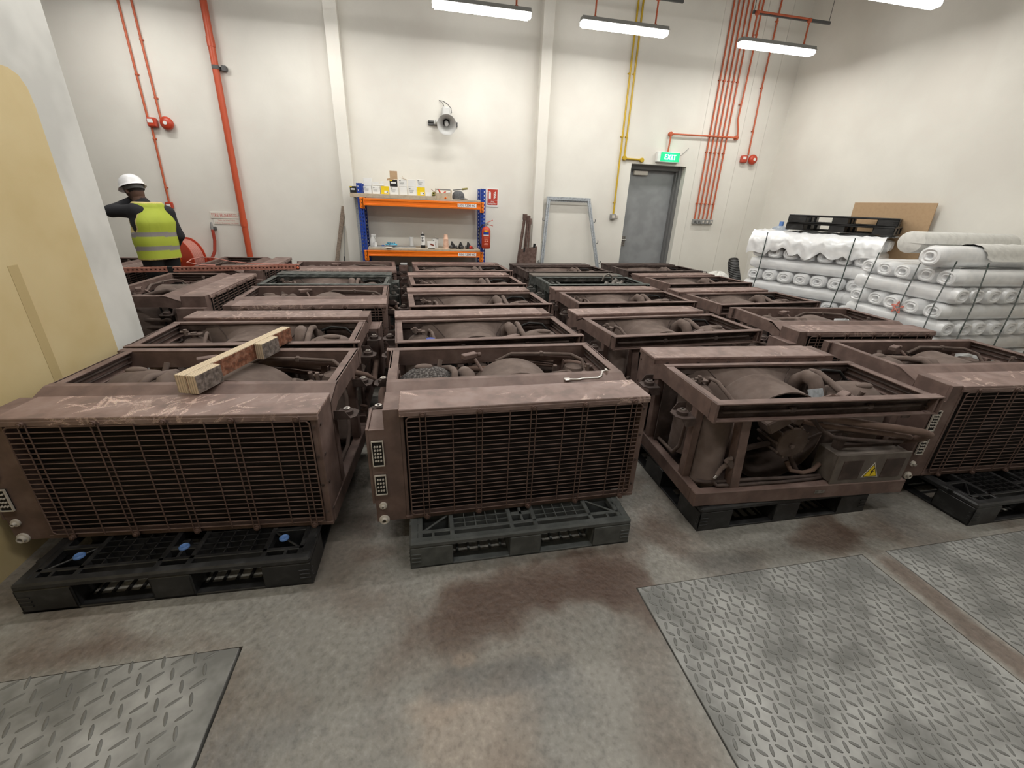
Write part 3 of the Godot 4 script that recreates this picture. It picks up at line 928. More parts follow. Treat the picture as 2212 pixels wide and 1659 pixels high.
	b.cyl(Vector3(0.085, 0.30, -0.385), Vector3(0.085, 0.30, -0.36), 0.013, 10)
	for k in 10:
		var a := TAU * k / 10
		b.cyl(Vector3(0.075 + cos(a) * 0.094, 0.315 + sin(a) * 0.094, -0.365), Vector3(0.075 + cos(a) * 0.094, 0.315 + sin(a) * 0.094, -0.21), 0.008, 6)
	var mo := obj("fan_motor", b, M.dust, t)
	b = MB.new()
	b.box(Vector3.ZERO, Vector3(0.13, 0.075, 0.1), 0.008, Transform3D(Basis(Vector3.BACK, -0.55), Vector3(0.19, 0.435, -0.32)))
	b.box(Vector3.ZERO, Vector3(0.05, 0.05, 0.06), 0.006, Transform3D(Basis(Vector3.BACK, 0.3), Vector3(0.06, 0.435, -0.32)))
	obj("terminal_box", b, M.dust, mo)
	b = MB.new()
	b.tube([Vector3(0.16, 0.28, -0.30), Vector3(0.3, 0.26, -0.31), Vector3(0.39, 0.25, -0.37)], 0.016, 8)
	b.tube([Vector3(0.03, 0.23, -0.31), Vector3(-0.05, 0.1, -0.33), Vector3(-0.08, 0.015, -0.34)], 0.014, 8)
	obj("motor_arm", b, M.paint_dark, mo)
	# compressor with its insulated hoses
	b = MB.new()
	b.lathe([Vector2(0.0, 0.02), Vector2(0.15, 0.02), Vector2(0.17, 0.05), Vector2(0.172, 0.4), Vector2(0.165, 0.455), Vector2(0.14, 0.505), Vector2(0.095, 0.545), Vector2(0.045, 0.563), Vector2(0.0, 0.567)], 28, Transform3D(Basis.from_scale(Vector3(1.12, 1, 0.95)), Vector3(-0.43, 0, -0.16)))
	var co := obj("compressor", b, M.dust, t)
	b = MB.new()
	b.ball(Vector3(-0.45, 0.563, -0.19), Vector3(0.055, 0.018, 0.028), 12, 6)
	obj("top_boss", b, M.dust, co)
	b = MB.new()
	b.cyl(Vector3(-0.36, 0.53, -0.26), Vector3(-0.35, 0.572, -0.28), 0.014, 8)
	obj("valve_cap", b, M.dust, co)
	b = MB.new()
	b.tube([Vector3(-0.2, 0.22, 0.03), Vector3(-0.2, 0.42, 0.03), Vector3(-0.205, 0.52, 0.015), Vector3(-0.215, 0.562, -0.03), Vector3(-0.225, 0.555, -0.085), Vector3(-0.23, 0.5, -0.125), Vector3(-0.23, 0.38, -0.14), Vector3(-0.23, 0.2, -0.14)], 0.042, 12)
	obj("insulated_hose", b, M.dust, t)
	b = MB.new()
	b.tube([Vector3(-0.3, 0.32, 0.06), Vector3(-0.295, 0.5, 0.05), Vector3(-0.29, 0.575, 0.02), Vector3(-0.285, 0.585, -0.03), Vector3(-0.285, 0.565, -0.12), Vector3(-0.295, 0.53, -0.24), Vector3(-0.33, 0.51, -0.29), Vector3(-0.39, 0.5, -0.31), Vector3(-0.43, 0.47, -0.32)], 0.019, 10)
	obj("discharge_pipe", b, M.dust, t)
	b = MB.new()
	b.tube([Vector3(-0.58, 0.3, 0.04), Vector3(-0.57, 0.5, 0.02), Vector3(-0.5, 0.565, 0.03), Vector3(-0.4, 0.57, 0.045), Vector3(-0.33, 0.54, 0.06)], 0.009, 8)
	obj("wiring", b, M.black, t)
	# receiver side
	b = MB.new()
	b.ball(Vector3(0.47, 0.43, -0.02), Vector3(0.1, 0.1, 0.1), 18, 10)
	b.cyl(Vector3(0.47, 0.1, -0.02), Vector3(0.47, 0.43, -0.02), 0.098, 18)
	var rc := obj("receiver", b, M.dust, t)
	b = MB.new()
	b.cyl(Vector3(0.47, 0.52, -0.02), Vector3(0.47, 0.56, -0.02), 0.02, 10)
	b.box(Vector3(0.47, 0.548, -0.02), Vector3(0.09, 0.01, 0.05), 0.003)
	b.cyl(Vector3(0.5, 0.55, -0.06), Vector3(0.5, 0.592, -0.06), 0.012, 8)
	b.cyl(Vector3(0.48, 0.575, -0.06), Vector3(0.53, 0.575, -0.06), 0.008, 8)
	obj("service_valve", b, M.dust, rc)
	b = MB.new()
	b.tube([Vector3(0.41, 0.25, 0.03), Vector3(0.40, 0.5, 0.01), Vector3(0.395, 0.552, -0.01), Vector3(0.38, 0.55, -0.06), Vector3(0.35, 0.47, -0.24), Vector3(0.34, 0.3, -0.28)], 0.012, 8)
	obj("liquid_pipe", b, M.dust, t)
	b = MB.new()
	b.tube([Vector3(0.0, 0.52, -0.36), Vector3(0.1, 0.565, -0.365), Vector3(0.3, 0.56, -0.365), Vector3(0.5, 0.55, -0.36), Vector3(0.56, 0.53, -0.3), Vector3(0.565, 0.45, -0.22)], 0.011, 8)
	b.box(Vector3(0.3, 0.56, -0.365), Vector3(0.02, 0.03, 0.03), 0.003)
	obj("gas_pipe", b, M.dust, t)
	b = MB.new()
	b.box(Vector3.ZERO, Vector3(0.1, 0.03, 0.045), 0.004, Transform3D(Basis(Vector3.UP, 0.5), Vector3(-0.17, 0.573, -0.33)))
	b.cyl(Vector3(-0.14, 0.56, -0.3), Vector3(-0.10, 0.5, -0.24), 0.01, 8)
	b.cyl(Vector3(-0.12, 0.575, -0.34), Vector3(-0.1, 0.575, -0.345), 0.014, 8)
	obj("sensor_bracket", b, M.paint, t)
	# vertical tank, posts, electrical box and hoses on the open side
	b = MB.new()
	b.lathe([Vector2(0, 0.03), Vector2(0.055, 0.032), Vector2(0.078, 0.055), Vector2(0.08, 0.075), Vector2(0.074, 0.08), Vector2(0.074, 0.44), Vector2(0.06, 0.475), Vector2(0, 0.49)], 20, Transform3D(Basis.IDENTITY, Vector3(0.512, 0.012, -0.31)))
	var tk := obj("filter_tank", b, M.dust, t)
	b = MB.new()
	b.tube([Vector3(0.49, 0.2, -0.4), Vector3(0.45, 0.245, -0.405), Vector3(0.41, 0.3, -0.37), Vector3(0.385, 0.38, -0.33), Vector3(0.38, 0.5, -0.3)], 0.013, 8)
	b.box(Vector3.ZERO, Vector3(0.06, 0.035, 0.03), 0.005, Transform3D(Basis(Vector3.BACK, 0.8), Vector3(0.455, 0.235, -0.405)))
	b.cyl(Vector3(0.49, 0.2, -0.4), Vector3(0.515, 0.165, -0.41), 0.012, 8)
	b.cyl(Vector3(0.45, 0.265, -0.405), Vector3(0.47, 0.275, -0.425), 0.01, 8)
	obj("drain_valve", b, M.dust, tk)
	b = MB.new()
	b.cyl(Vector3(0.515, 0.165, -0.41), Vector3(0.528, 0.148, -0.413), 0.008, 8)
	obj("valve_tip", b, M.chrome, tk)
	for s in [-1.0, 1.0]:
		for z in [-0.27, 0.17]:
			b = MB.new()
			b.b2(Vector3(s * 0.61 - 0.022, 0.08, z - 0.025), Vector3(s * 0.61 + 0.022, 0.51, z + 0.025), 0.003)
			obj("corner_post", b, M.paint, t)
	b = MB.new()
	var pf := Transform3D(Basis(Vector3.BACK, -0.08), Vector3(0.402, 0.08, -0.415))
	b.b2(Vector3(-0.028, 0, -0.006), Vector3(0.028, 0.43, 0.0), 0.0, pf)
	b.b2(Vector3(0.022, 0, -0.006), Vector3(0.028, 0.43, 0.045), 0.0, pf)
	obj("centre_post", b, M.paint, t)
	b = MB.new()
	b.b2(Vector3(-0.24, 0.08, -0.38), Vector3(-0.2, 0.5, -0.34), 0.003)
	b.b2(Vector3(-0.60, 0.26, -0.36), Vector3(-0.22, 0.28, -0.34), 0.002)
	obj("inner_post", b, M.paint_dark, t)
	b = MB.new()
	b.b2(Vector3(-0.62, 0.088, -0.435), Vector3(-0.165, 0.265, -0.30), 0.006)
	var eb := obj("electrical_box", b, M.grey_box, t)
	b = MB.new()
	b.b2(Vector3(-0.625, 0.082, -0.445), Vector3(-0.16, 0.272, -0.432), 0.004)
	obj("box_lid", b, M.grey_box, eb)
	for x in [-0.53, -0.265]:
		b = MB.new()
		b.b2(Vector3(x - 0.062, 0.115, -0.4475), Vector3(x + 0.062, 0.235, -0.444), 0.0015)
		obj("lid_panel", b, M.paint_dark, eb)
	b = MB.new()
	b.prism(PackedVector2Array([Vector2(-0.053, -0.045), Vector2(0.053, -0.045), Vector2(0, 0.05)]), 0.002, Transform3D(Basis(Vector3.UP, PI), Vector3(-0.40, 0.165, -0.4455)))
	var tr := obj("warning_label", b, M.white_plastic, eb)
	tr.set_meta("label", "triangular electrical hazard label")
	b = MB.new()
	b.prism(PackedVector2Array([Vector2(-0.046, -0.041), Vector2(0.046, -0.041), Vector2(0, 0.041)]), 0.001, Transform3D(Basis(Vector3.UP, PI), Vector3(-0.40, 0.165, -0.447)))
	obj("label_border", b, M.black, eb)
	b = MB.new()
	b.prism(PackedVector2Array([Vector2(-0.039, -0.037), Vector2(0.039, -0.037), Vector2(0, 0.034)]), 0.001, Transform3D(Basis(Vector3.UP, PI), Vector3(-0.40, 0.165, -0.4478)))
	obj("label_field", b, M.yellow, eb)
	b = MB.new()
	b.prism(PackedVector2Array([Vector2(0.009, 0.018), Vector2(-0.011, -0.011), Vector2(0.0, -0.009), Vector2(-0.006, -0.034), Vector2(0.013, -0.003), Vector2(0.002, -0.005), Vector2(0.014, 0.016)]), 0.001, Transform3D(Basis(Vector3.UP, PI), Vector3(-0.40, 0.165, -0.4486)))
	obj("label_flash", b, M.black, eb)
	var hoses := [
		[[Vector3(0.0, 0.44, -0.33), Vector3(-0.06, 0.465, -0.37), Vector3(-0.16, 0.46, -0.4), Vector3(-0.30, 0.44, -0.42), Vector3(-0.5, 0.41, -0.43), Vector3(-0.63, 0.39, -0.44), Vector3(-0.69, 0.37, -0.435), Vector3(-0.715, 0.32, -0.39), Vector3(-0.715, 0.25, -0.3), Vector3(-0.69, 0.22, -0.1), Vector3(-0.675, 0.25, 0.21)], 0.021],
		[[Vector3(0.03, 0.43, -0.33), Vector3(-0.06, 0.42, -0.38), Vector3(-0.2, 0.41, -0.4), Vector3(-0.45, 0.375, -0.415), Vector3(-0.6, 0.345, -0.40), Vector3(-0.665, 0.32, -0.37), Vector3(-0.68, 0.26, -0.3), Vector3(-0.66, 0.2, -0.05), Vector3(-0.67, 0.2, 0.21)], 0.015],
		[[Vector3(0.01, 0.47, -0.36), Vector3(-0.02, 0.42, -0.4), Vector3(-0.10, 0.375, -0.42), Vector3(-0.2, 0.36, -0.425), Vector3(-0.4, 0.335, -0.42), Vector3(-0.56, 0.32, -0.41), Vector3(-0.6, 0.3, -0.38), Vector3(-0.6, 0.24, -0.34)], 0.011],
		[[Vector3(-0.02, 0.3, -0.33), Vector3(-0.1, 0.37, -0.36), Vector3(-0.18, 0.385, -0.385), Vector3(-0.24, 0.38, -0.4)], 0.009],
		[[Vector3(0.59, 0.1, -0.36), Vector3(0.55, 0.105, -0.385), Vector3(0.3, 0.105, -0.385), Vector3(0.02, 0.1, -0.385), Vector3(-0.15, 0.1, -0.38)], 0.011],
		[[Vector3(0.52, 0.12, -0.4), Vector3(0.5, 0.1, -0.41), Vector3(0.36, 0.093, -0.41), Vector3(0.1, 0.095, -0.41), Vector3(-0.1, 0.095, -0.40), Vector3(-0.15, 0.095, -0.39)], 0.009],
		[[Vector3(0.02, 0.16, -0.31), Vector3(0.0, 0.115, -0.34), Vector3(-0.06, 0.11, -0.36), Vector3(-0.12, 0.125, -0.36), Vector3(-0.16, 0.16, -0.35)], 0.013],
		[[Vector3(-0.62, 0.14, -0.4), Vector3(-0.66, 0.13, -0.4), Vector3(-0.66, 0.105, -0.4), Vector3(-0.61, 0.1, -0.39)], 0.012]]
	for h in hoses:
		b = MB.new()
		b.tube(h[0], h[1], 9)
		obj("hose", b, M.paint_dark if h[1] < 0.012 else M.rusty_hose, t)
	for k in 5:
		b = MB.new()
		var y := 0.12 + k * 0.065
		b.tube([Vector3(-0.585, y, -0.24), Vector3(-0.6, y + 0.004, -0.1), Vector3(-0.595, y, 0.06), Vector3(-0.57, y - 0.01, 0.1)], 0.016, 8)
		obj("side_pipe", b, M.dust, t)
	b = MB.new()
	b.tube([Vector3(0.585, 0.44, -0.2), Vector3(0.6, 0.4, -0.18), Vector3(0.6, 0.2, -0.16), Vector3(0.595, 0.12, -0.1), Vector3(0.58, 0.1, 0.1)], 0.011, 8)
	obj("side_pipe", b, M.dust, t)
	# mounting brackets with rubber bushings
	for s in [-1.0, 1.0]:
		for z in [0.15, -0.25]:
			var bx: float = s * 0.637
			var bz: float = z
			if s < 0 and z > 0: bz = 0.12
			b = MB.new()
			b.prism(PackedVector2Array([Vector2(0, -0.055), Vector2(s * 0.075, -0.055), Vector2(s * 0.1, -0.03), Vector2(s * 0.1, 0.03), Vector2(s * 0.075, 0.055), Vector2(0, 0.055)]), 0.006, Transform3D(Basis(Vector3.RIGHT, PI / 2), Vector3(bx, 0.455, bz)))
			for e in [-1.0, 1.0]:
				b.prism(PackedVector2Array([Vector2(0, 0), Vector2(s * 0.078, 0), Vector2(s * 0.05, 0.045 * e), Vector2(0, 0.045 * e)]), 0.005, Transform3D(Basis.IDENTITY, Vector3(bx, 0.452, bz + e * 0.055 - 0.0025)))
			var br := obj("mounting_bracket", b, M.paint_dark, t)
			b = MB.new()
			b.lathe([Vector2(0, 0.0), Vector2(0.03, 0.0), Vector2(0.03, 0.02), Vector2(0.017, 0.026), Vector2(0.0, 0.026)], 16, Transform3D(Basis.IDENTITY, Vector3(bx + s * 0.048, 0.454, bz)))
			obj("rubber_bushing", b, M.paint_dark, br)
			b = MB.new()
			b.lathe([Vector2(0.007, 0.026), Vector2(0.017, 0.026), Vector2(0.017, 0.031), Vector2(0.007, 0.031)], 14, Transform3D(Basis.IDENTITY, Vector3(bx + s * 0.048, 0.454, bz)))
			obj("washer", b, M.chrome, br)
	b = MB.new()
	b.box(Vector3(-0.11, 0.045, -0.4515), Vector3(0.06, 0.02, 0.002))
	obj("rating_plate", b, M.steel, t)
	return t

func repaint(o: Node, swap: Dictionary) -> void:
	for k in o.get_children():
		if k is MeshInstance3D:
			var m = k.get_surface_override_material(0)
			if swap.has(m): k.set_surface_override_material(0, swap[m])
		repaint(k, swap)

# ---------- plastic pallet, base at y = 0, 1.1 wide (x) by d deep (z), 0.15 high
func make_pallet(d: float, m: Material, plugs: bool) -> Node3D:
	var t := thing("plastic_pallet", "", "pallet", Vector3.ZERO, 0.0, "black plastic pallets under the condenser units")
	var hw := 0.55
	var hd := d * 0.5
	var b := MB.new()
	for s in [-1.0, 1.0]:
		b.b2(Vector3(-hw, 0.118, s * (hd - 0.022) - 0.022), Vector3(hw, 0.15, s * (hd - 0.022) + 0.022), 0.008)
		b.b2(Vector3(s * (hw - 0.022) - 0.022, 0.118, -hd + 0.03), Vector3(s * (hw - 0.022) + 0.022, 0.15, hd - 0.03), 0.008)
	for x in [-0.5, -0.35, -0.06, 0.06, 0.35, 0.5]:
		b.b2(Vector3(x - 0.011, 0.112, -hd + 0.03), Vector3(x + 0.011, 0.149, hd - 0.03), 0.003)
	for z in [-hd + 0.075, -0.06, 0.06, hd - 0.075]:
		b.b2(Vector3(-hw + 0.03, 0.112, z - 0.01), Vector3(hw - 0.03, 0.149, z + 0.01), 0.003)
	obj("deck_rim", b, m, t)
	b = MB.new()
	for x0 in [-0.339, 0.071]:
		for k in 4: b.b2(Vector3(x0 + 0.0536 * (k + 1) - 0.0025, 0.112, -hd + 0.085), Vector3(x0 + 0.0536 * (k + 1) + 0.0025, 0.147, hd - 0.085))
		var nz := int((d - 0.17) / 0.036)
		for k in nz: b.b2(Vector3(x0, 0.112, -hd + 0.09 + 0.036 * (k + 0.5)), Vector3(x0 + 0.268, 0.147, -hd + 0.095 + 0.036 * (k + 0.5)))
	for sx in [-1.0, 1.0]:
		for z in [-hd + 0.2, hd - 0.2]:
			b.b2(Vector3(sx * 0.425 - 0.075, 0.112, z - 0.012), Vector3(sx * 0.425 + 0.075, 0.148, z + 0.012), 0.002)
		for sz in [-1.0, 1.0]:
			b.tube([Vector3(sx * 0.49, 0.14, sz * (hd - 0.08)), Vector3(sx * 0.36, 0.14, sz * (hd - 0.19))], 0.006, 5)
	for sz in [-1.0, 1.0]:
		b.b2(Vector3(-0.006, 0.112, sz * (hd - 0.13) - 0.06), Vector3(0.006, 0.148, sz * (hd - 0.13) + 0.06))
		b.b2(Vector3(-0.05, 0.112, sz * (hd - 0.14) - 0.012), Vector3(0.05, 0.148, sz * (hd - 0.14) + 0.012), 0.002)
		for sx in [-1.0, 1.0]:
			b.b2(Vector3(sx * 0.44 - 0.006, 0.118, sz * (hd - 0.04) - 0.03), Vector3(sx * 0.44 + 0.006, 0.149, sz * (hd - 0.04) + 0.03))
			b.b2(Vector3(sx * 0.525 - 0.025, 0.118, sz * (hd - 0.14) - 0.012), Vector3(sx * 0.525 + 0.025, 0.149, sz * (hd - 0.14) + 0.012))
	obj("deck_ribs", b, m, t)
	var bm := MB.new()
	var wall := MB.new()
	for cfg in [[0.2, wall], [0.16, bm]]:
		var w: float = cfg[0]
		var k: MB = cfg[1]
		for s in [-1.0, 1.0]:
			k.b2(Vector3(s * (w / 2 - 0.006) - 0.006, 0.0, -0.1), Vector3(s * (w / 2 - 0.006) + 0.006, 0.12, 0.1), 0.004)
			k.b2(Vector3(-w / 2, 0.0, s * 0.094 - 0.006), Vector3(w / 2, 0.12, s * 0.094 + 0.006), 0.004)
		k.b2(Vector3(-w / 2, 0.0, -0.1), Vector3(w / 2, 0.012, 0.1))
	var cm := wall.mesh()
	var mm := bm.mesh()
	for z in [-hd + 0.1, 0.0, hd - 0.1]:
		for x in [-0.45, 0.45]: obj("foot_block", cm, m, t, Vector3(x, 0.001, z))
		obj("foot_block", mm, m, t, Vector3(0, 0.001, z))
	b = MB.new()
	for z in [-hd + 0.03, 0.0, hd - 0.03]: b.b2(Vector3(-hw + 0.02, 0.0, z - 0.03), Vector3(hw - 0.02, 0.012, z + 0.03), 0.003)
	for x in [-hw + 0.03, 0.0, hw - 0.03]: b.b2(Vector3(x - 0.03, 0.0, -hd + 0.02), Vector3(x + 0.03, 0.012, hd - 0.02), 0.003)
	for x0 in [-0.35, 0.08]:
		for k in 5: b.b2(Vector3(x0 + 0.054 * k + 0.02, 0.0, -hd + 0.05), Vector3(x0 + 0.054 * k + 0.03, 0.01, hd - 0.05))
	for k in int(d / 0.07) - 1: b.b2(Vector3(-0.5, 0.0, -hd + 0.05 + 0.07 * k), Vector3(0.5, 0.01, -hd + 0.06 + 0.07 * k))
	obj("bottom_grid", b, m, t)
	# moulded lines on the front corners
	b = MB.new()
	for s in [-1.0, 1.0]:
		for k in 3:
			b.tube([Vector3(s * (hw - 0.05), 0.04 + k * 0.022, hd + 0.001), Vector3(s * (hw - 0.01), 0.04 + k * 0.022, hd), Vector3(s * (hw + 0.001), 0.04 + k * 0.022, hd - 0.02)], 0.004, 5)
	obj("corner_ridge", b, m, t)
	if plugs:
		for x in [-0.4, 0.0, 0.41]:
			b = MB.new()
			b.lathe([Vector2(0, 0.147), Vector2(0.021, 0.147), Vector2(0.021, 0.153), Vector2(0.016, 0.157), Vector2(0.012, 0.154), Vector2(0, 0.154)], 18, Transform3D(Basis.IDENTITY, Vector3(x, 0, hd - 0.14)))
			obj("blue_plug", b, M.blue_plug, t)
	return t

func pipe_run(called: String, label: String, cat: String, pts: Array, r: float, m: Material, saddles: Array, group := "") -> Node3D:
	var t := thing(called, label, cat, Vector3.ZERO, 0.0, group)
	var b := MB.new()
	b.tube(pts, r, 10)
	obj("pipe", b, m, t)
	for s in saddles:
		b = MB.new()
		b.box(s, Vector3(r * 4.0, 0.016, 0.012), 0.003)
		b.cyl(s + Vector3(0, -0.009, 0.018), s + Vector3(0, 0.009, 0.018), r * 1.35, 10)
		obj("saddle", b, m, t)
	return t

func round_box(parent: Node, at: Vector3, r: float, m: Material) -> void:
	var b := MB.new()
	b.lathe([Vector2(0, 0), Vector2(r, 0), Vector2(r, 0.04), Vector2(r * 0.85, 0.048), Vector2(0, 0.048)], 18, Transform3D(Basis(Vector3.RIGHT, PI / 2), at + Vector3(0, 0, 0.002)))
	obj("junction_box", b, m, parent)

func alarm(x: float, y: float, where: String) -> void:
	var t := thing("fire_alarm_sounder", "small red fire alarm box " + where, "alarm", Vector3(x, y, WB))
	var b := MB.new()
	b.box(Vector3(0, 0, 0.035), Vector3(0.11, 0.11, 0.07), 0.015)
	obj("body", b, M.red, t)
	b = MB.new()
	b.box(Vector3(-0.01, 0.015, 0.0705), Vector3(0.06, 0.04, 0.002))
	obj("printed_plate", b, M.white, t)
	t = thing("alarm_bell", "round red alarm bell with a white centre " + where, "bell", Vector3(x + 0.165, y, WB))
	b = MB.new()
	b.lathe([Vector2(0, 0.0), Vector2(0.03, 0.0), Vector2(0.03, 0.03), Vector2(0.075, 0.03), Vector2(0.078, 0.05), Vector2(0.065, 0.075), Vector2(0.03, 0.088), Vector2(0, 0.09)], 24, Transform3D(Basis(Vector3.RIGHT, PI / 2), Vector3.ZERO))
	obj("gong", b, M.red, t)
	b = MB.new()
	b.cyl(Vector3(0, 0.0, 0.086), Vector3(0, 0.0, 0.094), 0.022, 14)
	obj("centre_disc", b, M.white, t)

func wall_services() -> void:
	var zc := WB + 0.022
	var op := "orange conduits on the back wall"
	pipe_run("conduit", "orange conduit at the far left running down to the red call point", "conduit", [Vector3(-3.37, 6.2, zc), Vector3(-3.365, 2.44, zc)], 0.0125, M.orange_pipe, [Vector3(-3.366, 2.9, WB + 0.0067), Vector3(-3.366, 4.2, WB + 0.0067)], op)
	pipe_run("conduit", "short orange conduit from the alarm box down to the red call point", "conduit", [Vector3(-3.345, 2.33, zc), Vector3(-3.365, 1.44, zc)], 0.0125, M.orange_pipe, [Vector3(-3.35, 2.2, WB + 0.0067), Vector3(-3.36, 1.62, WB + 0.0067)], op)
	pipe_run("conduit", "orange conduit running down to the left alarm bell", "conduit", [Vector3(-3.235, 6.2, zc), Vector3(-3.218, 2.42, zc), Vector3(-3.2, 2.385, zc)], 0.0125, M.orange_pipe, [Vector3(-3.222, 3.26, WB + 0.0067), Vector3(-3.219, 2.66, WB + 0.0067)], op)
	alarm(-3.315, 2.385, "at the left end of the back wall")
	var t := thing("call_point", "red fire call point box with a white label beside the person in the vest", "alarm", Vector3(-3.368, 1.397, WB))
	var b := MB.new()
	b.box(Vector3(0, 0, 0.025), Vector3(0.085, 0.085, 0.05), 0.008)
	obj("body", b, M.red, t)
	b = MB.new()
	b.box(Vector3(-0.002, 0, 0.051), Vector3(0.05, 0.035, 0.002))
	obj("label_plate", b, M.white, t)
	# thick red fire pipe
	t = pipe_run("fire_pipe", "thick red fire pipe running down the wall beside the fire hosereel sign", "pipe", [Vector3(-2.41, 6.2, WB + 0.06), Vector3(-2.475, 0.0, WB + 0.06)], 0.039, M.red_pipe, [])
	for y in [1.2, 3.3]:
		b = MB.new()
		var cx := lerpf(-2.475, -2.41, y / 6.2)
		b.cyl(Vector3(cx, y - 0.05, WB + 0.06), Vector3(cx, y + 0.05, WB + 0.06), 0.045, 14)
		obj("coupling", b, M.red_pipe, t)
	b = MB.new()
	b.b2(Vector3(-2.5, 3.02, WB + 0.005), Vector3(-2.32, 3.06, WB + 0.02), 0.002)
	b.b2(Vector3(-2.38, 3.01, WB + 0.005), Vector3(-2.325, 3.07, WB + 0.06), 0.004)
	b.cyl(Vector3(-2.44, 3.02, WB + 0.06), Vector3(-2.44, 3.06, WB + 0.06), 0.044, 14)
	obj("wall_clamp", b, M.grey_dark, t)
	# hose reel signs
	t = thing("wall_sign", "white sign reading FIRE HOSEREEL in red capitals", "sign", Vector3(-2.712, 1.29, WB))
	b = MB.new()
	b.box(Vector3(0, 0, 0.006), Vector3(0.365, 0.088, 0.012), 0.002)
	obj("sign_plate", b, M.wall_sign, t)
	text("lettering", "FIRE HOSEREEL", "Droid Serif", 0.055, M.ink_red, t, Vector3(0, 0.0, 0.0125), Vector3.ZERO, false, 0.335)
	t = thing("wall_sign", "smaller white notice in faded red script under the FIRE HOSEREEL sign", "sign", Vector3(-2.702, 1.204, WB))
	b = MB.new()
	b.box(Vector3(0, 0, 0.004), Vector3(0.335, 0.075, 0.008), 0.002)
	obj("sign_plate", b, M.wall_sign, t)
	text("lettering", "Turn On Inlet Valve", "Droid Serif", 0.026, M.ink_faded, t, Vector3(0.0, 0.017, 0.0085), Vector3.ZERO, false, 0.22)
	text("lettering", "Before Running Out Hose", "Droid Serif", 0.026, M.ink_faded, t, Vector3(0.0, -0.019, 0.0085), Vector3.ZERO, false, 0.30)
	# hose nozzle on its clip
	t = thing("hose_nozzle", "red hose with a grey nozzle clipped upright on the wall below the signs", "hose", Vector3.ZERO)
	b = MB.new()
	b.tube([Vector3(-2.895, 1.1, WB + 0.04), Vector3(-2.897, 0.95, WB + 0.04), Vector3(-2.92, 0.8, WB + 0.06), Vector3(-2.98, 0.66, WB + 0.12), Vector3(-3.02, 0.55, WB + 0.14)], 0.02, 10)
	obj("hose", b, M.red_dark, t)
	b = MB.new()
	b.lathe([Vector2(0, 0), Vector2(0.02, 0), Vector2(0.022, 0.03), Vector2(0.016, 0.05), Vector2(0.014, 0.085), Vector2(0.008, 0.1), Vector2(0, 0.1)], 14, Transform3D(Basis.IDENTITY, Vector3(-2.895, 1.095, WB + 0.04)))
	obj("nozzle", b, M.grey, t)
	b = MB.new()
	b.b2(Vector3(-2.88, 1.09, WB), Vector3(-2.85, 1.135, WB + 0.05), 0.004)
	obj("clip", b, M.grey_dark, t)
	# hose reel drum
	t = thing("fire_hose_reel", "red fire hose reel drum half hidden behind the person in the vest", "hose reel", Vector3(-3.22, 0.72, WB + 0.28), deg_to_rad(-28))
	var zf := Basis(Vector3.RIGHT, PI / 2)
	for q in [[-0.1, -0.085], [0.085, 0.1]]:
		b = MB.new()
		b.lathe([Vector2(0, q[0]), Vector2(0.27, q[0]), Vector2(0.28, q[0] + 0.004), Vector2(0.28, q[1] - 0.004), Vector2(0.27, q[1]), Vector2(0, q[1])], 40, Transform3D(zf, Vector3.ZERO))
		obj("drum_disc", b, M.red, t)
	b = MB.new()
	for k in 7: b.lathe([Vector2(0.24, -0.085 + k * 0.0245), Vector2(0.252, -0.08 + k * 0.0245), Vector2(0.255, -0.073 + k * 0.0245), Vector2(0.252, -0.066 + k * 0.0245), Vector2(0.24, -0.061 + k * 0.0245)], 40, Transform3D(zf, Vector3.ZERO))
	obj("coiled_hose", b, M.hose_pink, t)
	b = MB.new()
	b.lathe([Vector2(0, 0.1), Vector2(0.055, 0.1), Vector2(0.055, 0.11), Vector2(0, 0.115)], 20, Transform3D(zf, Vector3.ZERO))
	obj("hub_label", b, M.rack_orange, t)
	b = MB.new()
	b.box(Vector3(-0.02, 0.15, 0.101), Vector3(0.12, 0.07, 0.002))
	obj("instruction_plate", b, M.white, t)
	b = MB.new()
	b.b2(Vector3(-0.05, -0.08, -0.16), Vector3(0.32, 0.02, -0.1), 0.005)
	b.b2(Vector3(0.24, -0.3, -0.17), Vector3(0.34, 0.02, -0.13), 0.005)
	obj("wall_bracket", b, M.red_dark, t)
	# horn loudspeaker
	t = thing("horn_loudspeaker", "grey horn loudspeaker on the wall between the two pilasters", "loudspeaker", Vector3(0.43, 2.6, WB))
	b = MB.new()
	for y in [-0.018, 0.018]: b.b2(Vector3(-0.25, y - 0.012 + 0.02, 0.0), Vector3(0.17, y + 0.012 + 0.02, 0.03), 0.002)
	b.b2(Vector3(-0.25, 0.0, 0.0), Vector3(0.17, 0.04, 0.012))
	obj("mounting_channel", b, M.grey_dark, t)
	b = MB.new()
	b.b2(Vector3(-0.17, -0.0, 0.03), Vector3(-0.12, 0.055, 0.06), 0.004)
	b.b2(Vector3(-0.15, 0.005, 0.05), Vector3(-0.1, 0.04, 0.2), 0.004)
	obj("bracket", b, M.speaker, t)
	var hf := Transform3D(Basis(Vector3.RIGHT, PI / 2 + 0.42), Vector3(0.0, 0.05, 0.1))
	b = MB.new()
	b.lathe([Vector2(0.035, 0.0), Vector2(0.05, 0.08), Vector2(0.085, 0.14), Vector2(0.128, 0.18), Vector2(0.134, 0.182), Vector2(0.134, 0.188), Vector2(0.126, 0.186), Vector2(0.08, 0.145), Vector2(0.045, 0.085), Vector2(0.032, 0.02), Vector2(0.0, 0.02)], 32, hf)
	obj("horn", b, M.speaker, t)
	b = MB.new()
	b.lathe([Vector2(0, 0.02), Vector2(0.045, 0.021), Vector2(0.047, 0.06), Vector2(0.047, 0.09), Vector2(0.0, 0.09)], 20, hf)
	obj("throat", b, M.black, t)
	b = MB.new()
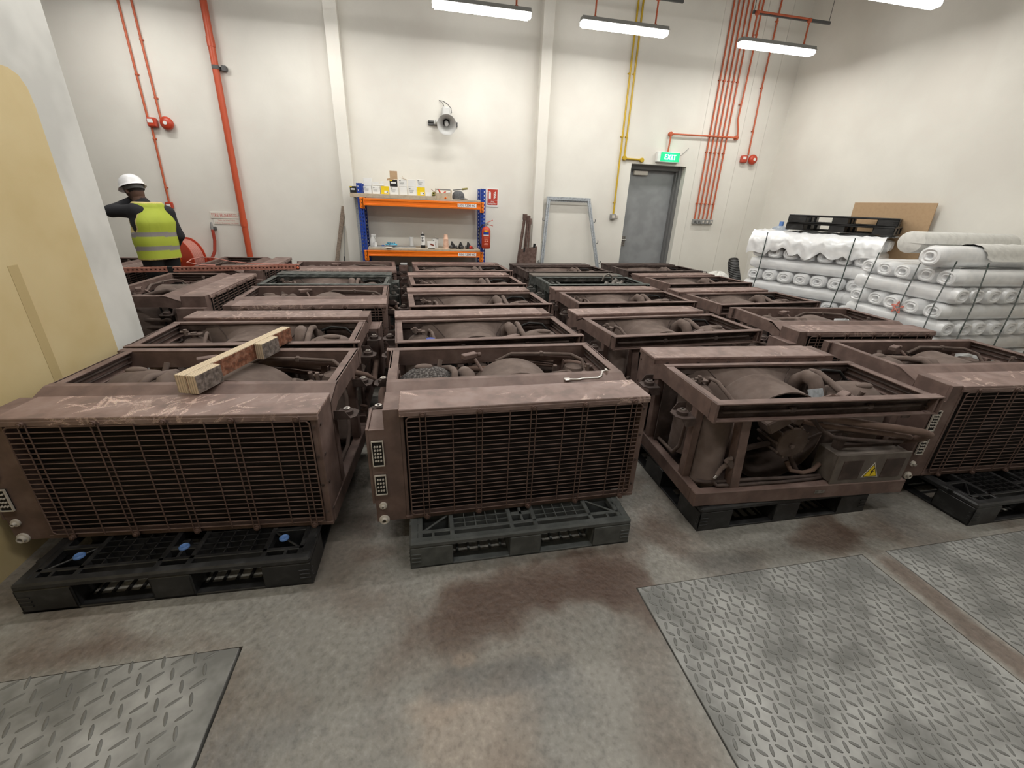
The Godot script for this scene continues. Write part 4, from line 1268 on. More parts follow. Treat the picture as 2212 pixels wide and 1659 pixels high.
	b.lathe([Vector2(0, 0.02), Vector2(0.026, 0.02), Vector2(0.029, 0.15), Vector2(0.025, 0.165), Vector2(0, 0.165)], 18, hf)
	obj("reflector", b, M.speaker, t)
	b = MB.new()
	b.box(Vector3(0.005, 0.15, 0.08), Vector3(0.12, 0.13, 0.13), 0.02)
	obj("driver_box", b, M.speaker, t)
	b = MB.new()
	b.tube([Vector3(-0.02, 0.21, 0.09), Vector3(-0.035, 0.26, 0.07), Vector3(-0.085, 0.305, 0.005), Vector3(-0.03, 0.29, 0.05), Vector3(0.03, 0.25, 0.09), Vector3(0.075, 0.2, 0.11), Vector3(0.08, 0.15, 0.12), Vector3(0.05, 0.11, 0.12)], 0.005, 6)
	obj("cable", b, M.grey_dark, t)
	# yellow conduits and switch
	pipe_run("conduit", "longer yellow conduit ending at the grey switch beside the door", "conduit", [Vector3(3.165, 6.2, zc), Vector3(3.18, 1.5, zc)], 0.0135, M.yellow_pipe, [Vector3(3.168, 3.45, WB + 0.0067), Vector3(3.172, 2.63, WB + 0.0067), Vector3(3.178, 1.68, WB + 0.0067)], "yellow conduits left of the door")
	t = pipe_run("conduit", "yellow conduit turning right above the door frame", "conduit", [Vector3(3.24, 6.2, zc), Vector3(3.25, 2.36, zc), Vector3(3.256, 2.335, zc), Vector3(3.28, 2.33, zc), Vector3(3.55, 2.325, zc)], 0.0135, M.yellow_pipe, [Vector3(3.243, 3.45, WB + 0.0067), Vector3(3.249, 2.63, WB + 0.0067)], "yellow conduits left of the door")
	round_box(t, Vector3(3.252, 2.335, WB), 0.034, M.yellow_pipe)
	round_box(t, Vector3(3.555, 2.322, WB), 0.034, M.yellow_pipe)
	t = thing("switch_box", "grey switch box at the bottom of the longer yellow conduit", "switch", Vector3(3.17, 1.46, WB))
	b = MB.new()
	b.box(Vector3(0, 0, 0.03), Vector3(0.085, 0.085, 0.06), 0.006)
	obj("body", b, M.grey, t)
	b = MB.new()
	b.box(Vector3(0, 0, 0.062), Vector3(0.05, 0.05, 0.006), 0.002)
	obj("rocker", b, M.white_plastic, t)
	b = MB.new()
	for k in 3: b.box(Vector3(0.075, -0.02 + k * 0.02, 0.01), Vector3(0.05, 0.014, 0.02), 0.003)
	obj("terminal_strip", b, M.white_plastic, t)
	# exit sign with its feed
	t = thing("exit_sign", "lit green EXIT sign above the grey door", "exit sign", Vector3(4.0, 2.385, WB))
	b = MB.new()
	b.box(Vector3(0, 0, 0.035), Vector3(0.4, 0.15, 0.07), 0.006)
	obj("housing", b, M.white, t)
	b = MB.new()
	b.box(Vector3(0.02, 0.002, 0.0715), Vector3(0.335, 0.13, 0.003))
	obj("green_face", b, M.exit_green, t)
	text("lettering", "EXIT", "Droid Sans", 0.1, M.exit_white, t, Vector3(0.02, 0.0, 0.0735), Vector3.ZERO, true, 0.2)
	b = MB.new()
	b.tube([Vector3(0.2, 0.05, 0.02), Vector3(0.24, 0.04, 0.02), Vector3(0.3, 0.1, 0.02), Vector3(0.36, 0.15, 0.01)], 0.004, 6)
	obj("cable", b, M.grey, t)
	var el := OmniLight3D.new()
	el.name = "exit_glow"
	el.light_color = Color(0.3, 1.0, 0.75)
	el.light_energy = 0.02
	el.light_size = 0.05
	el.shadow_enabled = true
	el.position = Vector3(0.02, 0, 0.13)
	t.add_child(el)
	t = pipe_run("conduit", "orange conduit crossing above the door and dropping to the EXIT sign", "conduit", [Vector3(5.15, 6.2, zc + 0.03), Vector3(5.13, 3.45, zc + 0.03), Vector3(5.12, 2.98, zc + 0.03), Vector3(5.16, 2.86, zc + 0.03), Vector3(5.18, 2.76, zc + 0.03), Vector3(5.17, 2.735, zc + 0.03), Vector3(5.1, 2.732, zc + 0.03), Vector3(4.0, 2.715, zc + 0.03), Vector3(3.985, 2.7, zc + 0.03), Vector3(3.985, 2.464, zc + 0.015)], 0.0135, M.orange_pipe, [Vector3(5.125, 3.2, WB + 0.02), Vector3(5.14, 4.1, WB + 0.03)], op)
	round_box(t, Vector3(3.99, 2.715, WB), 0.034, M.orange_pipe)
	round_box(t, Vector3(5.18, 2.735, WB), 0.034, M.orange_pipe)
	for k in 5:
		var xt := 4.66 + k * 0.08
		var xb := 4.703 + k * 0.079
		pipe_run("conduit", "%s of the five orange conduits ending at the row of grey switches" % ["leftmost", "second from left", "middle one", "fourth from left", "rightmost"][k], "conduit", [Vector3(xt, 6.2, zc), Vector3(xb, 1.47, zc)], 0.0125, M.orange_pipe, [Vector3(lerpf(xb, xt, 0.425), 3.49, WB + 0.0067), Vector3(lerpf(xb, xt, 0.22), 2.5, WB + 0.0067), Vector3(lerpf(xb, xt, 0.05), 1.72, WB + 0.0067)], op)
		t = thing("switch_box", "%s of the five small grey switches under the orange conduits" % ["leftmost", "second from left", "middle one", "fourth from left", "rightmost"][k], "switch", Vector3(xb, 1.43, WB), 0.0, "grey switches in a row right of the door")
		b = MB.new()
		b.box(Vector3(0, 0, 0.025), Vector3(0.072, 0.075, 0.05), 0.006)
		obj("body", b, M.grey, t)
		b = MB.new()
		b.box(Vector3(0.0, 0, 0.053), Vector3(0.028, 0.035, 0.008), 0.002)
		obj("rocker", b, M.grey_dark if k < 2 else M.white_plastic, t)
	pipe_run("conduit", "single orange conduit near the corner running down to the right alarm bell", "conduit", [Vector3(5.48, 6.2, zc), Vector3(5.45, 3.5, zc), Vector3(5.48, 2.5, zc)], 0.0125, M.orange_pipe, [Vector3(5.452, 3.45, WB + 0.0067), Vector3(5.468, 2.85, WB + 0.0067), Vector3(5.46, 4.3, WB + 0.0067)], op)
	alarm(5.40, 2.435, "near the right corner")
	# door
	b = MB.new()
	b.b2(Vector3(3.41, 0.0, WB - 0.27), Vector3(4.315, 2.205, WB - 0.225), 0.003)
	var d := struct("door_1", b, M.door, "plain grey steel door")
	b = MB.new()
	b.b2(Vector3(4.315, 0, WB - 0.28), Vector3(4.385, 2.27, WB - 0.16), 0.004)
	b.b2(Vector3(4.335, 0, WB - 0.17), Vector3(4.385, 2.27, WB - 0.11), 0.004)
	b.b2(Vector3(3.4, 2.2, WB - 0.28), Vector3(4.385, 2.27, WB - 0.13), 0.004)
	b.b2(Vector3(3.40, 0, WB - 0.28), Vector3(3.412, 2.27, WB - 0.2), 0.002)
	obj("door_frame", b, M.jamb, d)
	b = MB.new()
	b.b2(Vector3(3.55, 2.12, WB - 0.225), Vector3(3.8, 2.185, WB - 0.17), 0.006)
	obj("door_closer", b, M.white_plastic, d)
	b = MB.new()
	b.b2(Vector3(3.42, 0.97, WB - 0.225), Vector3(3.57, 1.14, WB - 0.221), 0.002)
	obj("lock_plate", b, M.steel, d)
	b = MB.new()
	b.tube([Vector3(3.455, 1.08, WB - 0.22), Vector3(3.455, 1.08, WB - 0.175), Vector3(3.47, 1.08, WB - 0.17), Vector3(3.56, 1.08, WB - 0.17)], 0.011, 8)
	obj("door_handle", b, M.chrome, d)

func upright(t: Node, x0: float, x1: float, z: float, face: float, m: Material) -> void:
	var b := MB.new()
	var w := x1 - x0
	var lanes := [0.0, 0.2, 0.36, 0.64, 0.8, 1.0]
	for k in [0, 2, 4]: b.b2(Vector3(x0 + lanes[k] * w, 0, z - 0.001), Vector3(x0 + lanes[k + 1] * w, 1.78, z + 0.001))
	for k in 36:
		for j in [1, 3]: b.b2(Vector3(x0 + lanes[j] * w, k * 0.05, z - 0.001), Vector3(x0 + lanes[j + 1] * w, minf(k * 0.05 + 0.028, 1.78), z + 0.001))
	for x in [x0, x1]: b.b2(Vector3(x - 0.001, 0, minf(z, z - face * 0.06)), Vector3(x + 0.001, 1.78, maxf(z, z - face * 0.06)))
	obj("upright", b, m, t)

func carton(label: String, x0: float, x1: float, y0: float, y1: float, m: Material, kind: int, z := -6.86, depth := 0.1) -> Node3D:
	var t := thing("carton", label, "box", Vector3((x0 + x1) / 2, y0, z), 0.0, "small cartons on the top shelf of the rack")
	var w := x1 - x0 - 0.004
	var h := y1 - y0 - 0.002
	var b := MB.new()
	b.box(Vector3(0, h / 2, 0), Vector3(w, h, depth), 0.002)
	obj("box_body", b, m, t)
	b = MB.new()
	var zf := depth / 2 + 0.0008
	if kind == 0:
		b.box(Vector3(-w * 0.32, h * 0.82, zf), Vector3(w * 0.2, h * 0.1, 0.001))
		for k in 3: b.box(Vector3(-w * 0.12, h * (0.62 - 0.13 * k), zf), Vector3(w * (0.6 - 0.1 * k), h * 0.04, 0.001))
		obj("print", b, M.grey, t)
	elif kind == 1:
		b.box(Vector3(w * 0.15, h * 0.27, zf), Vector3(w * 0.5, h * 0.34, 0.001))
		obj("print", b, M.white, t)
		b = MB.new()
		b.box(Vector3(w * 0.27, h * 0.27, zf + 0.0008), Vector3(w * 0.14, h * 0.14, 0.001))
		obj("print", b, M.grey_dark, t)
	elif kind == 2:
		b.box(Vector3(-w * 0.3, h * 0.88, zf), Vector3(w * 0.36, h * 0.14, 0.001))
		obj("print", b, M.yellow, t)
		b = MB.new()
		b.box(Vector3(0.0, h * 0.56, zf), Vector3(w * 0.7, h * 0.24, 0.001))
		obj("print", b, M.white, t)
	return t

func rack() -> void:
	var t := thing("pallet_rack", "pallet rack with blue uprights and orange beams against the back wall", "rack", Vector3.ZERO)
	upright(t, -0.83, -0.757, -6.75, 1.0, M.rack_blue)
	upright(t, 0.893, 0.963, -6.75, 1.0, M.rack_blue)
	upright(t, -0.83, -0.757, -7.14, -1.0, M.rack_blue)
	upright(t, 0.893, 0.963, -7.14, -1.0, M.rack_blue)
	for x in [-0.80, 0.93]:
		var b := MB.new()
		for y in [0.25, 1.2]: b.b2(Vector3(x - 0.012, y, -7.13), Vector3(x + 0.012, y + 0.03, -6.76), 0.002)
		b.tube([Vector3(x, 0.3, -6.77), Vector3(x, 1.2, -7.12)], 0.012, 6)
		obj("side_brace", b, M.grey, t)
	for q in [[1.498, 1.594, 1.455, 1.60], [0.815, 0.898, 0.751, 0.897]]:
		for z in [-6.75, -7.14]:
			var f: float = 1.0 if z > -7.0 else -1.0
			var b := MB.new()
			var hgt: float = q[1] - q[0]
			b.b2(Vector3(-0.76, q[0], z - 0.02 * f - 0.02), Vector3(0.9, q[0] + hgt * 0.3, z - 0.02 * f + 0.03), 0.003)
			b.b2(Vector3(-0.76, q[0] + hgt * 0.3, z - 0.02 * f - 0.02), Vector3(0.9, q[0] + hgt * 0.68, z - 0.02 * f + 0.024), 0.003)
			b.b2(Vector3(-0.76, q[0] + hgt * 0.68, z - 0.02 * f - 0.02), Vector3(0.9, q[1], z - 0.02 * f + 0.03), 0.003)
			var bm := obj("beam", b, M.rack_orange, t)
			if f < 0: continue
			for x in [-0.778, 0.914]:
				b = MB.new()
				b.b2(Vector3(x - 0.025, q[2], -6.748), Vector3(x + 0.025, q[3], -6.735), 0.005)
				b.b2(Vector3(x - signf(x) * 0.02 - 0.012, q[2], -6.79), Vector3(x - signf(x) * 0.02 + 0.012, q[3], -6.735), 0.003)
				obj("end_plate", b, M.rack_orange, bm)
				b = MB.new()
				for k in 3: b.cyl(Vector3(x, q[2] + 0.025 + k * 0.048, -6.7355), Vector3(x, q[2] + 0.025 + k * 0.048, -6.734), 0.007, 8)
				obj("lock_holes", b, M.black, bm)
			b = MB.new()
			b.box(Vector3(0.69, (q[0] + q[1]) / 2, -6.7385), Vector3(0.275, 0.046, 0.002))
			obj("load_label", b, M.white, bm)
			var tx := text("lettering", "UDL 1200 KG", "Droid Sans", 0.042, M.ink_brown, bm, Vector3(0.69, (q[0] + q[1]) / 2, -6.738), Vector3.ZERO, true, 0.24)
			tx.set_meta("label", "load lettering UDL 1200 KG")
	var b := MB.new()
	b.b2(Vector3(-0.925, 1.60, -7.16), Vector3(0.24, 1.652, -6.742), 0.003)
	b.b2(Vector3(0.245, 1.60, -7.16), Vector3(0.888, 1.622, -6.742), 0.003)
	obj("upper_shelf_board", b, M.board, t)
	b = MB.new()
	b.b2(Vector3(-0.75, 0.9, -7.16), Vector3(0.89, 0.93, -6.742), 0.003)
	obj("lower_shelf_board", b, M.board, t)
	var y := 1.6525
	carton("black carton with a yellow corner, partly behind the left rack upright", -0.93, -0.845, y, 1.739, M.black, 2)
	carton("white printed carton, leftmost of the lower row on the rack", -0.747, -0.638, y, 1.748, M.white, 0)
	carton("white printed carton between the leftmost one and the left yellow carton", -0.627, -0.523, y, 1.751, M.white, 0)
	carton("yellow carton with a white label in the middle of the carton row", -0.512, -0.403, y, 1.757, M.yellow, 1)
	carton("white printed carton under the black open carton", -0.387, -0.274, y, 1.754, M.white, 0)
	carton("plain pale carton without print in the lower row", -0.256, -0.153, y, 1.757, M.white, 9)
	carton("white printed carton next to the right yellow carton", -0.138, -0.024, y, 1.760, M.white, 0)
	carton("yellow carton with a white label at the right end of the carton row", -0.017, 0.097, y, 1.762, M.yellow, 1)
	carton("plain white carton standing above the leftmost printed cartons", -0.740, -0.631, 1.7485, 1.851, M.white, 9)
	var k := carton("low white carton with open flaps between the upper cartons", -0.620, -0.47, 1.7575, 1.78, M.white, 9)
	b = MB.new()
	b.box(Vector3(-0.03, 0.035, 0.045), Vector3(0.085, 0.035, 0.003), 0.0, Transform3D(Basis(Vector3.BACK, 0.12), Vector3.ZERO))
	b.box(Vector3(0.055, 0.038, 0.04), Vector3(0.04, 0.045, 0.003))
	obj("flap", b, M.white, k)
	k = carton("black open carton with its brown lid standing up", -0.389, -0.284, 1.7555, 1.845, M.black, 2)
	b = MB.new()
	b.box(Vector3(0.004, 0.15, -0.045), Vector3(0.104, 0.105, 0.003))
	b.box(Vector3(-0.015, 0.1, 0.05), Vector3(0.1, 0.024, 0.003), 0.0, Transform3D(Basis(Vector3.BACK, 0.2), Vector3.ZERO))
	obj("lid", b, M.card, k)
	k = carton("white printed carton with an open brown flap in the upper row", -0.267, -0.152, 1.7585, 1.855, M.white, 0)
	b = MB.new()
	b.box(Vector3(0.0, 0.105, 0.03), Vector3(0.1, 0.003, 0.05), 0.0, Transform3D(Basis(Vector3.BACK, -0.25), Vector3.ZERO))
	b.box(Vector3(0.045, 0.112, 0.03), Vector3(0.003, 0.035, 0.06), 0.0, Transform3D(Basis(Vector3.BACK, 0.5), Vector3(0.02, 0, 0)))
	obj("flap", b, M.card, k)
	carton("white carton in the upper row left of the last one", -0.138, -0.025, 1.7615, 1.861, M.white, 9)
	carton("white printed carton at the right end of the upper row", -0.014, 0.101, 1.7635, 1.866, M.white, 0)
	k = carton("torn white carton with a dark flap beside the wooden tool caddy", 0.105, 0.2, y, 1.70, M.white, 9)
	b = MB.new()
	b.box(Vector3(0.03, 0.085, 0.03), Vector3(0.115, 0.004, 0.06), 0.0, Transform3D(Basis(Vector3.BACK, -0.6), Vector3(0.0, 0.01, 0)))
	obj("flap", b, M.ink_brown, k)
	# caddy with tools, cap, brush, rolled sheet
	y = 1.6225
	t = thing("tool_caddy", "wooden tool caddy on the top shelf with clamps inside", "caddy", Vector3(0.36, y, -6.86))
	b = MB.new()
	for x in [-0.11, 0.11]: b.box(Vector3(x, 0.06, 0), Vector3(0.012, 0.12, 0.14), 0.002)
	b.box(Vector3(-0.11, 0.115, 0), Vector3(0.012, 0.045, 0.08), 0.004)
	b.box(Vector3(0, 0.04, 0.064), Vector3(0.21, 0.08, 0.01), 0.002)
	b.box(Vector3(0, 0.04, -0.064), Vector3(0.21, 0.08, 0.01), 0.002)
	b.box(Vector3(0, 0.006, 0), Vector3(0.21, 0.01, 0.13))
	obj("caddy_box", b, M.board, t)
	b = MB.new()
	b.cyl(Vector3(-0.1, 0.125, 0), Vector3(0.1, 0.125, 0), 0.008, 8)
	obj("handle_bar", b, M.grey, t)
	for q in [[-0.05, 0.11, 0.3, M.red], [0.0, 0.1, -0.5, M.red], [0.05, 0.1, -0.9, M.rack_blue], [0.02, 0.03, -0.4, M.rack_orange]]:
		var z: float = 0.03 if q[1] > 0.05 else 0.085
		var h := thing("clamp", {0.3: "upright red clamp handle in the caddy", -0.5: "tilted red clamp handle in the caddy", -0.9: "blue pliers leaning in the caddy", -0.4: "orange handled tool lying in front of the caddy"}[q[2]], "tool", Vector3(0.36 + q[0], y + q[1] - (0.03 if q[1] > 0.05 else 0.018), -6.86 + z))
		b = MB.new()
		b.lathe([Vector2(0, -0.05), Vector2(0.01, -0.048), Vector2(0.013, 0.0), Vector2(0.011, 0.04), Vector2(0, 0.048)], 10, Transform3D(Basis(Vector3.BACK, q[2] * 1.5) * (Basis.from_scale(Vector3.ONE) if q[1] > 0.05 else Basis(Vector3.RIGHT, 1.4)), Vector3.ZERO))
		obj("grip", b, q[3], h)
		b = MB.new()
		b.box(Vector3(0, -0.01, 0), Vector3(0.04, 0.012, 0.012), 0.003)
		obj("jaw", b, q[3], h)
	t = thing("cap", "grey cloth cap on the top shelf right of the caddy", "cap", Vector3(0.58, y, -6.86))
	b = MB.new()
	b.lathe([Vector2(0.085, 0.0), Vector2(0.092, 0.03), Vector2(0.085, 0.075), Vector2(0.06, 0.105), Vector2(0.03, 0.118), Vector2(0, 0.12)], 22, Transform3D(Basis.from_scale(Vector3(1, 1, 0.8)), Vector3(-0.005, 0, 0)))
	obj("crown", b, M.cap, t)
	b = MB.new()
	b.ball(Vector3(0.07, 0.012, 0.05), Vector3(0.06, 0.01, 0.05), 16, 6)
	obj("peak", b, M.cap, t)
	t = thing("wire_brush", "long brush with an olive handle lying across the cap", "brush", Vector3(0.59, y + 0.128, -6.86))
	b = MB.new()
	b.tube([Vector3(-0.09, -0.005, 0), Vector3(0.04, 0.012, 0)], 0.006, 8)
	obj("shaft", b, M.grey_dark, t)
	b = MB.new()
	b.tube([Vector3(0.04, 0.012, 0), Vector3(0.12, 0.024, 0)], 0.014, 10)
	obj("handle", b, M.olive, t)
	t = thing("paper_roll", "short olive cardboard roll lying at the end of the boards", "roll", Vector3(0.215, 1.6525, -6.79))
	b = MB.new()
	b.lathe([Vector2(0.012, -0.04), Vector2(0.024, -0.04), Vector2(0.024, 0.04), Vector2(0.012, 0.04), Vector2(0.012, -0.04)], 16, Transform3D(Basis(Vector3.RIGHT, PI / 2 - 0.3), Vector3(0, 0.025, 0)))
	obj("tube", b, M.olive, t)
	# lower shelf
	y = 0.9305
	t = thing("spray_bottle", "white spray bottle at the left end of the lower shelf", "bottle", Vector3(-0.70, y, -7.0))
	b = MB.new()
	b.lathe([Vector2(0, 0), Vector2(0.04, 0.0), Vector2(0.042, 0.01), Vector2(0.042, 0.09), Vector2(0.02, 0.125), Vector2(0.016, 0.14), Vector2(0, 0.14)], 18)
	obj("bottle_body", b, M.white, t)
	b = MB.new()
	b.box(Vector3(0.015, 0.155, 0), Vector3(0.07, 0.03, 0.03), 0.006)
	b.box(Vector3(0.045, 0.13, 0), Vector3(0.012, 0.05, 0.015), 0.004, Transform3D(Basis(Vector3.BACK, 0.3), Vector3(0.03, -0.01, 0)))
	obj("trigger_head", b, M.white, t)
	t = thing("mug", "small white mug in front of the spray bottle", "mug", Vector3(-0.655, y + 0.007, -6.88))
	b = MB.new()
	b.lathe([Vector2(0, 0), Vector2(0.024, 0), Vector2(0.026, 0.065), Vector2(0.023, 0.065), Vector2(0.021, 0.005), Vector2(0, 0.005)], 18)
	obj("mug_body", b, M.white, t)
	b = MB.new()
	b.tube([Vector3(-0.024, 0.05, 0), Vector3(-0.04, 0.045, 0), Vector3(-0.042, 0.025, 0), Vector3(-0.024, 0.015, 0)], 0.004, 6)
	obj("mug_handle", b, M.white, t)
	b = MB.new()
	b.box(Vector3.ZERO, Vector3(0.675, 0.006, 0.30), 0.001)
	tag(obj("metal_sheet", b, M.board_grey, null, Vector3(-0.41, y + 0.0035, -6.95)), "thin grey sheet lying on the left half of the lower shelf", "sheet")
	b = MB.new()
	b.lathe([Vector2(0, 0), Vector2(0.02, 0), Vector2(0.021, 0.006), Vector2(0.02, 0.02), Vector2(0, 0.022)], 16)
	tag(obj("tape_roll", b, M.blue_plug, null, Vector3(-0.55, y + 0.007, -6.92)), "little blue lid lying beside the work gloves", "lid")
	t = thing("work_glove", "pair of grey and turquoise work gloves lying on the lower shelf", "gloves", Vector3(-0.42, y + 0.007, -6.86), 0.2)
	for s in 2:
		b = MB.new()
		b.ball(Vector3(0.01 + s * 0.02, 0.018 + s * 0.012, 0.03 - s * 0.03), Vector3(0.055, 0.016, 0.035), 14, 6)
		for f in 4: b.tube([Vector3(-0.02 + f * 0.025, 0.022 + s * 0.012, 0.02 - s * 0.03), Vector3(-0.04 + f * 0.03, 0.04 + s * 0.012, -0.03 - s * 0.03), Vector3(-0.045 + f * 0.033, 0.036 + s * 0.012, -0.06 - s * 0.03)], 0.009, 8)
		b.tube([Vector3(-0.04, 0.02 + s * 0.012, 0.04 - s * 0.03), Vector3(-0.09, 0.025 + s * 0.012, 0.03 - s * 0.03)], 0.009, 8)
		obj("glove", b, M.glove_grey if s == 0 else M.glove_blue, t)
	b = MB.new()
	b.lathe([Vector2(0, 0), Vector2(0.052, 0), Vector2(0.056, 0.008), Vector2(0.05, 0.014), Vector2(0, 0.016)], 22)
	tag(obj("round_lid", b, M.white_plastic, null, Vector3(-0.455, y, -6.775)), "round white lid at the shelf edge in front of the gloves", "lid")
	b = MB.new()
	b.lathe([Vector2(0.012, 0), Vector2(0.03, 0), Vector2(0.031, 0.13), Vector2(0.012, 0.13), Vector2(0.012, 0)], 18)
	tag(obj("paper_roll", b, M.white, null, Vector3(-0.133, y + 0.007, -7.05)), "white paper roll standing at the end of the grey sheet", "roll")
	t = thing("adhesive_bottle", "white bottle with black cap and black base on the lower shelf", "bottle", Vector3(0.038, y, -6.84))
	b = MB.new()
	b.lathe([Vector2(0, 0), Vector2(0.031, 0), Vector2(0.032, 0.005), Vector2(0.032, 0.045), Vector2(0, 0.045)], 18)
	obj("base_band", b, M.black, t)
	b = MB.new()
	b.lathe([Vector2(0.0, 0.045), Vector2(0.0315, 0.045), Vector2(0.0315, 0.178), Vector2(0, 0.178)], 18)
	obj("bottle_body", b, M.white, t)
	b = MB.new()
	b.lathe([Vector2(0.0, 0.178), Vector2(0.031, 0.178), Vector2(0.026, 0.198), Vector2(0.012, 0.205), Vector2(0, 0.205)], 18)
	obj("shoulder", b, M.black, t)
	b = MB.new()
	b.lathe([Vector2(0.0, 0.205), Vector2(0.011, 0.205), Vector2(0.006, 0.23), Vector2(0, 0.232)], 12)
	obj("nozzle", b, M.white, t)
	b = MB.new()
	for q in [[0.155, 0.03], [0.135, 0.02], [0.115, 0.032], [0.1, 0.02]]: b.box(Vector3(-0.004, q[0], 0.0312), Vector3(q[1], 0.01, 0.004))
	obj("print", b, M.grey_dark, t)
	k = carton("small white box printed with a tool beside the black-capped bottle", 0.10, 0.215, y, 1.03, M.white, 9, -6.82, 0.08)
	k.set_meta("group", "small boxes on the lower shelf")
	b = MB.new()
	b.box(Vector3(0.0, 0.06, 0.041), Vector3(0.055, 0.022, 0.001), 0.0, Transform3D(Basis(Vector3.BACK, -0.4), Vector3(-0.01, 0.0, 0)))
	obj("print", b, M.ink_brown, k)
	b = MB.new()
	b.box(Vector3(0.0, 0.006, 0.041), Vector3(0.1, 0.01, 0.001))
	obj("print", b, M.black, k)
	k = carton("white box with an open flap behind the small tool box", 0.18, 0.265, y, 1.06, M.white, 0, -6.95, 0.09)
	k.set_meta("group", "small boxes on the lower shelf")
	b = MB.new()
	b.box(Vector3(-0.02, 0.14, 0.0), Vector3(0.06, 0.003, 0.08), 0.0, Transform3D(Basis(Vector3.BACK, -0.35), Vector3.ZERO))
	obj("flap", b, M.grey, k)
	t = thing("paper_cup_stack", "tall stack of pinkish paper cups standing upside down", "cups", Vector3(0.38, y, -6.86))
	for j in 9:
		b = MB.new()
		b.lathe([Vector2(0.043 - 0.0008 * j, 0.0), Vector2(0.0445 - 0.0008 * j, 0.004), Vector2(0.042 - 0.0008 * j, 0.007), Vector2(0.034 - 0.0008 * j, 0.07 if j == 8 else 0.02)], 20, Transform3D(Basis.IDENTITY, Vector3(0, j * 0.0165, 0)))
		if j == 8: b.cyl(Vector3(0, j * 0.0165 + 0.069, 0), Vector3(0, j * 0.0165 + 0.07, 0), 0.0275, 20)
		obj("paper_cup", b, M.cup, t)
	for q in [[0.49, -6.86, 0.2, "leftmost"], [0.60, -6.81, 1.4, "middle"], [0.73, -6.83, -0.6, "rightmost"]]:
		t = thing("respirator_mask", q[3] + " of the three dark half-mask respirators on the lower shelf", "mask", Vector3(q[0], y + 0.001, q[1]), q[2], "dark respirators on the lower shelf")
		b = MB.new()
		b.lathe([Vector2(0.045, 0.0), Vector2(0.048, 0.015), Vector2(0.03, 0.06), Vector2(0.012, 0.095), Vector2(0, 0.1)], 18, Transform3D(Basis(Vector3.BACK, 0.25) * Basis.from_scale(Vector3(0.75, 1, 0.85)), Vector3(0, 0.01, 0)))
		obj("face_piece", b, M.rubber, t)
		for s in [-1.0, 1.0]:
			b = MB.new()
			b.cyl(Vector3(s * 0.03, 0.028, 0.015), Vector3(s * 0.055, 0.022, 0.025), 0.024, 14)
			obj("filter", b, M.ink_red if q[3] == "rightmost" and s > 0 else M.grey_dark, t)
		b = MB.new()
		b.tube([Vector3(-0.03, 0.03, -0.02), Vector3(-0.06, 0.008, -0.05), Vector3(0.0, 0.007, -0.07), Vector3(0.05, 0.008, -0.05), Vector3(0.03, 0.03, -0.02)], 0.005, 6)
		obj("head_strap", b, M.black, t)
	# extinguisher on the right upright and its sign
	t = thing("fire_extinguisher", "red fire extinguisher hanging on the right rack upright", "extinguisher", Vector3(0.965, 0.96, -6.665))
	b = MB.new()
	b.lathe([Vector2(0, 0.0), Vector2(0.058, 0.002), Vector2(0.065, 0.012), Vector2(0.065, 0.255), Vector2(0.055, 0.285), Vector2(0.03, 0.305), Vector2(0.02, 0.312), Vector2(0, 0.312)], 28)
	obj("cylinder", b, M.red, t)
	for q in [[0.2, 0.235, M.rack_blue], [0.238, 0.262, M.yellow], [0.185, 0.198, M.white], [0.12, 0.15, M.white]]:
		b = MB.new()
		var n := 8
		var a0 := -0.75; var a1 := 0.55
		if q[2] == M.yellow: a0 = -0.5; a1 = 0.15
		if q[0] < 0.15: a0 = -0.5; a1 = 0.3
		for i in n:
			var a := lerpf(a0, a1, float(i) / n); var c := lerpf(a0, a1, float(i + 1) / n)
			var p0 := Vector3(sin(a), 0, cos(a)); var p1 := Vector3(sin(c), 0, cos(c))
			b.quad(p0 * 0.0656 + Vector3.UP * q[0], p1 * 0.0656 + Vector3.UP * q[0], p1 * 0.0656 + Vector3.UP * q[1], p0 * 0.0656 + Vector3.UP * q[1], (p0 + p1).normalized())
		if q[0] < 0.15: continue
		obj("label_band", b, q[2], t)
	b = MB.new()
	for i in 5: b.box(Vector3(-0.008, 0.155 - i * 0.018 - (0.04 if i > 1 else 0.0), 0.0655), Vector3(0.06 - 0.006 * (i % 3), 0.006, 0.001))
	for s in [-0.022, 0.008]: b.cyl(Vector3(s, 0.108, 0.064), Vector3(s, 0.108, 0.0662), 0.011, 12)
	obj("printed_text", b, M.label_pink, t)
	b = MB.new()
	b.cyl(Vector3(0, 0.305, 0), Vector3(0, 0.35, 0), 0.016, 12)
	b.box(Vector3(0.01, 0.352, 0), Vector3(0.05, 0.03, 0.03), 0.006)
	obj("valve", b, M.grey, t)
	b = MB.new()
	b.box(Vector3(0.06, 0.0, 0), Vector3(0.1, 0.008, 0.022), 0.003, Transform3D(Basis(Vector3.BACK, 0.42), Vector3(0.0, 0.358, 0)))
	b.box(Vector3(0.06, 0.0, 0), Vector3(0.09, 0.008, 0.022), 0.003, Transform3D(Basis(Vector3.BACK, -0.2), Vector3(0.0, 0.342, 0)))
	obj("lever", b, M.red, t)
	b = MB.new()
	b.tube([Vector3(-0.015, 0.335, 0.0), Vector3(-0.05, 0.33, 0), Vector3(-0.09, 0.29, 0), Vector3(-0.105, 0.2, 0), Vector3(-0.1, 0.08, 0), Vector3(-0.075, 0.02, 0), Vector3(-0.06, 0.01, 0.0)], 0.009, 8)
	obj("hose", b, M.black, t)
	b = MB.new()
	b.b2(Vector3(-0.04, 0.2, -0.083), Vector3(0.0, 0.24, -0.06), 0.003)
	obj("hanging_bracket", b, M.grey_dark, t)
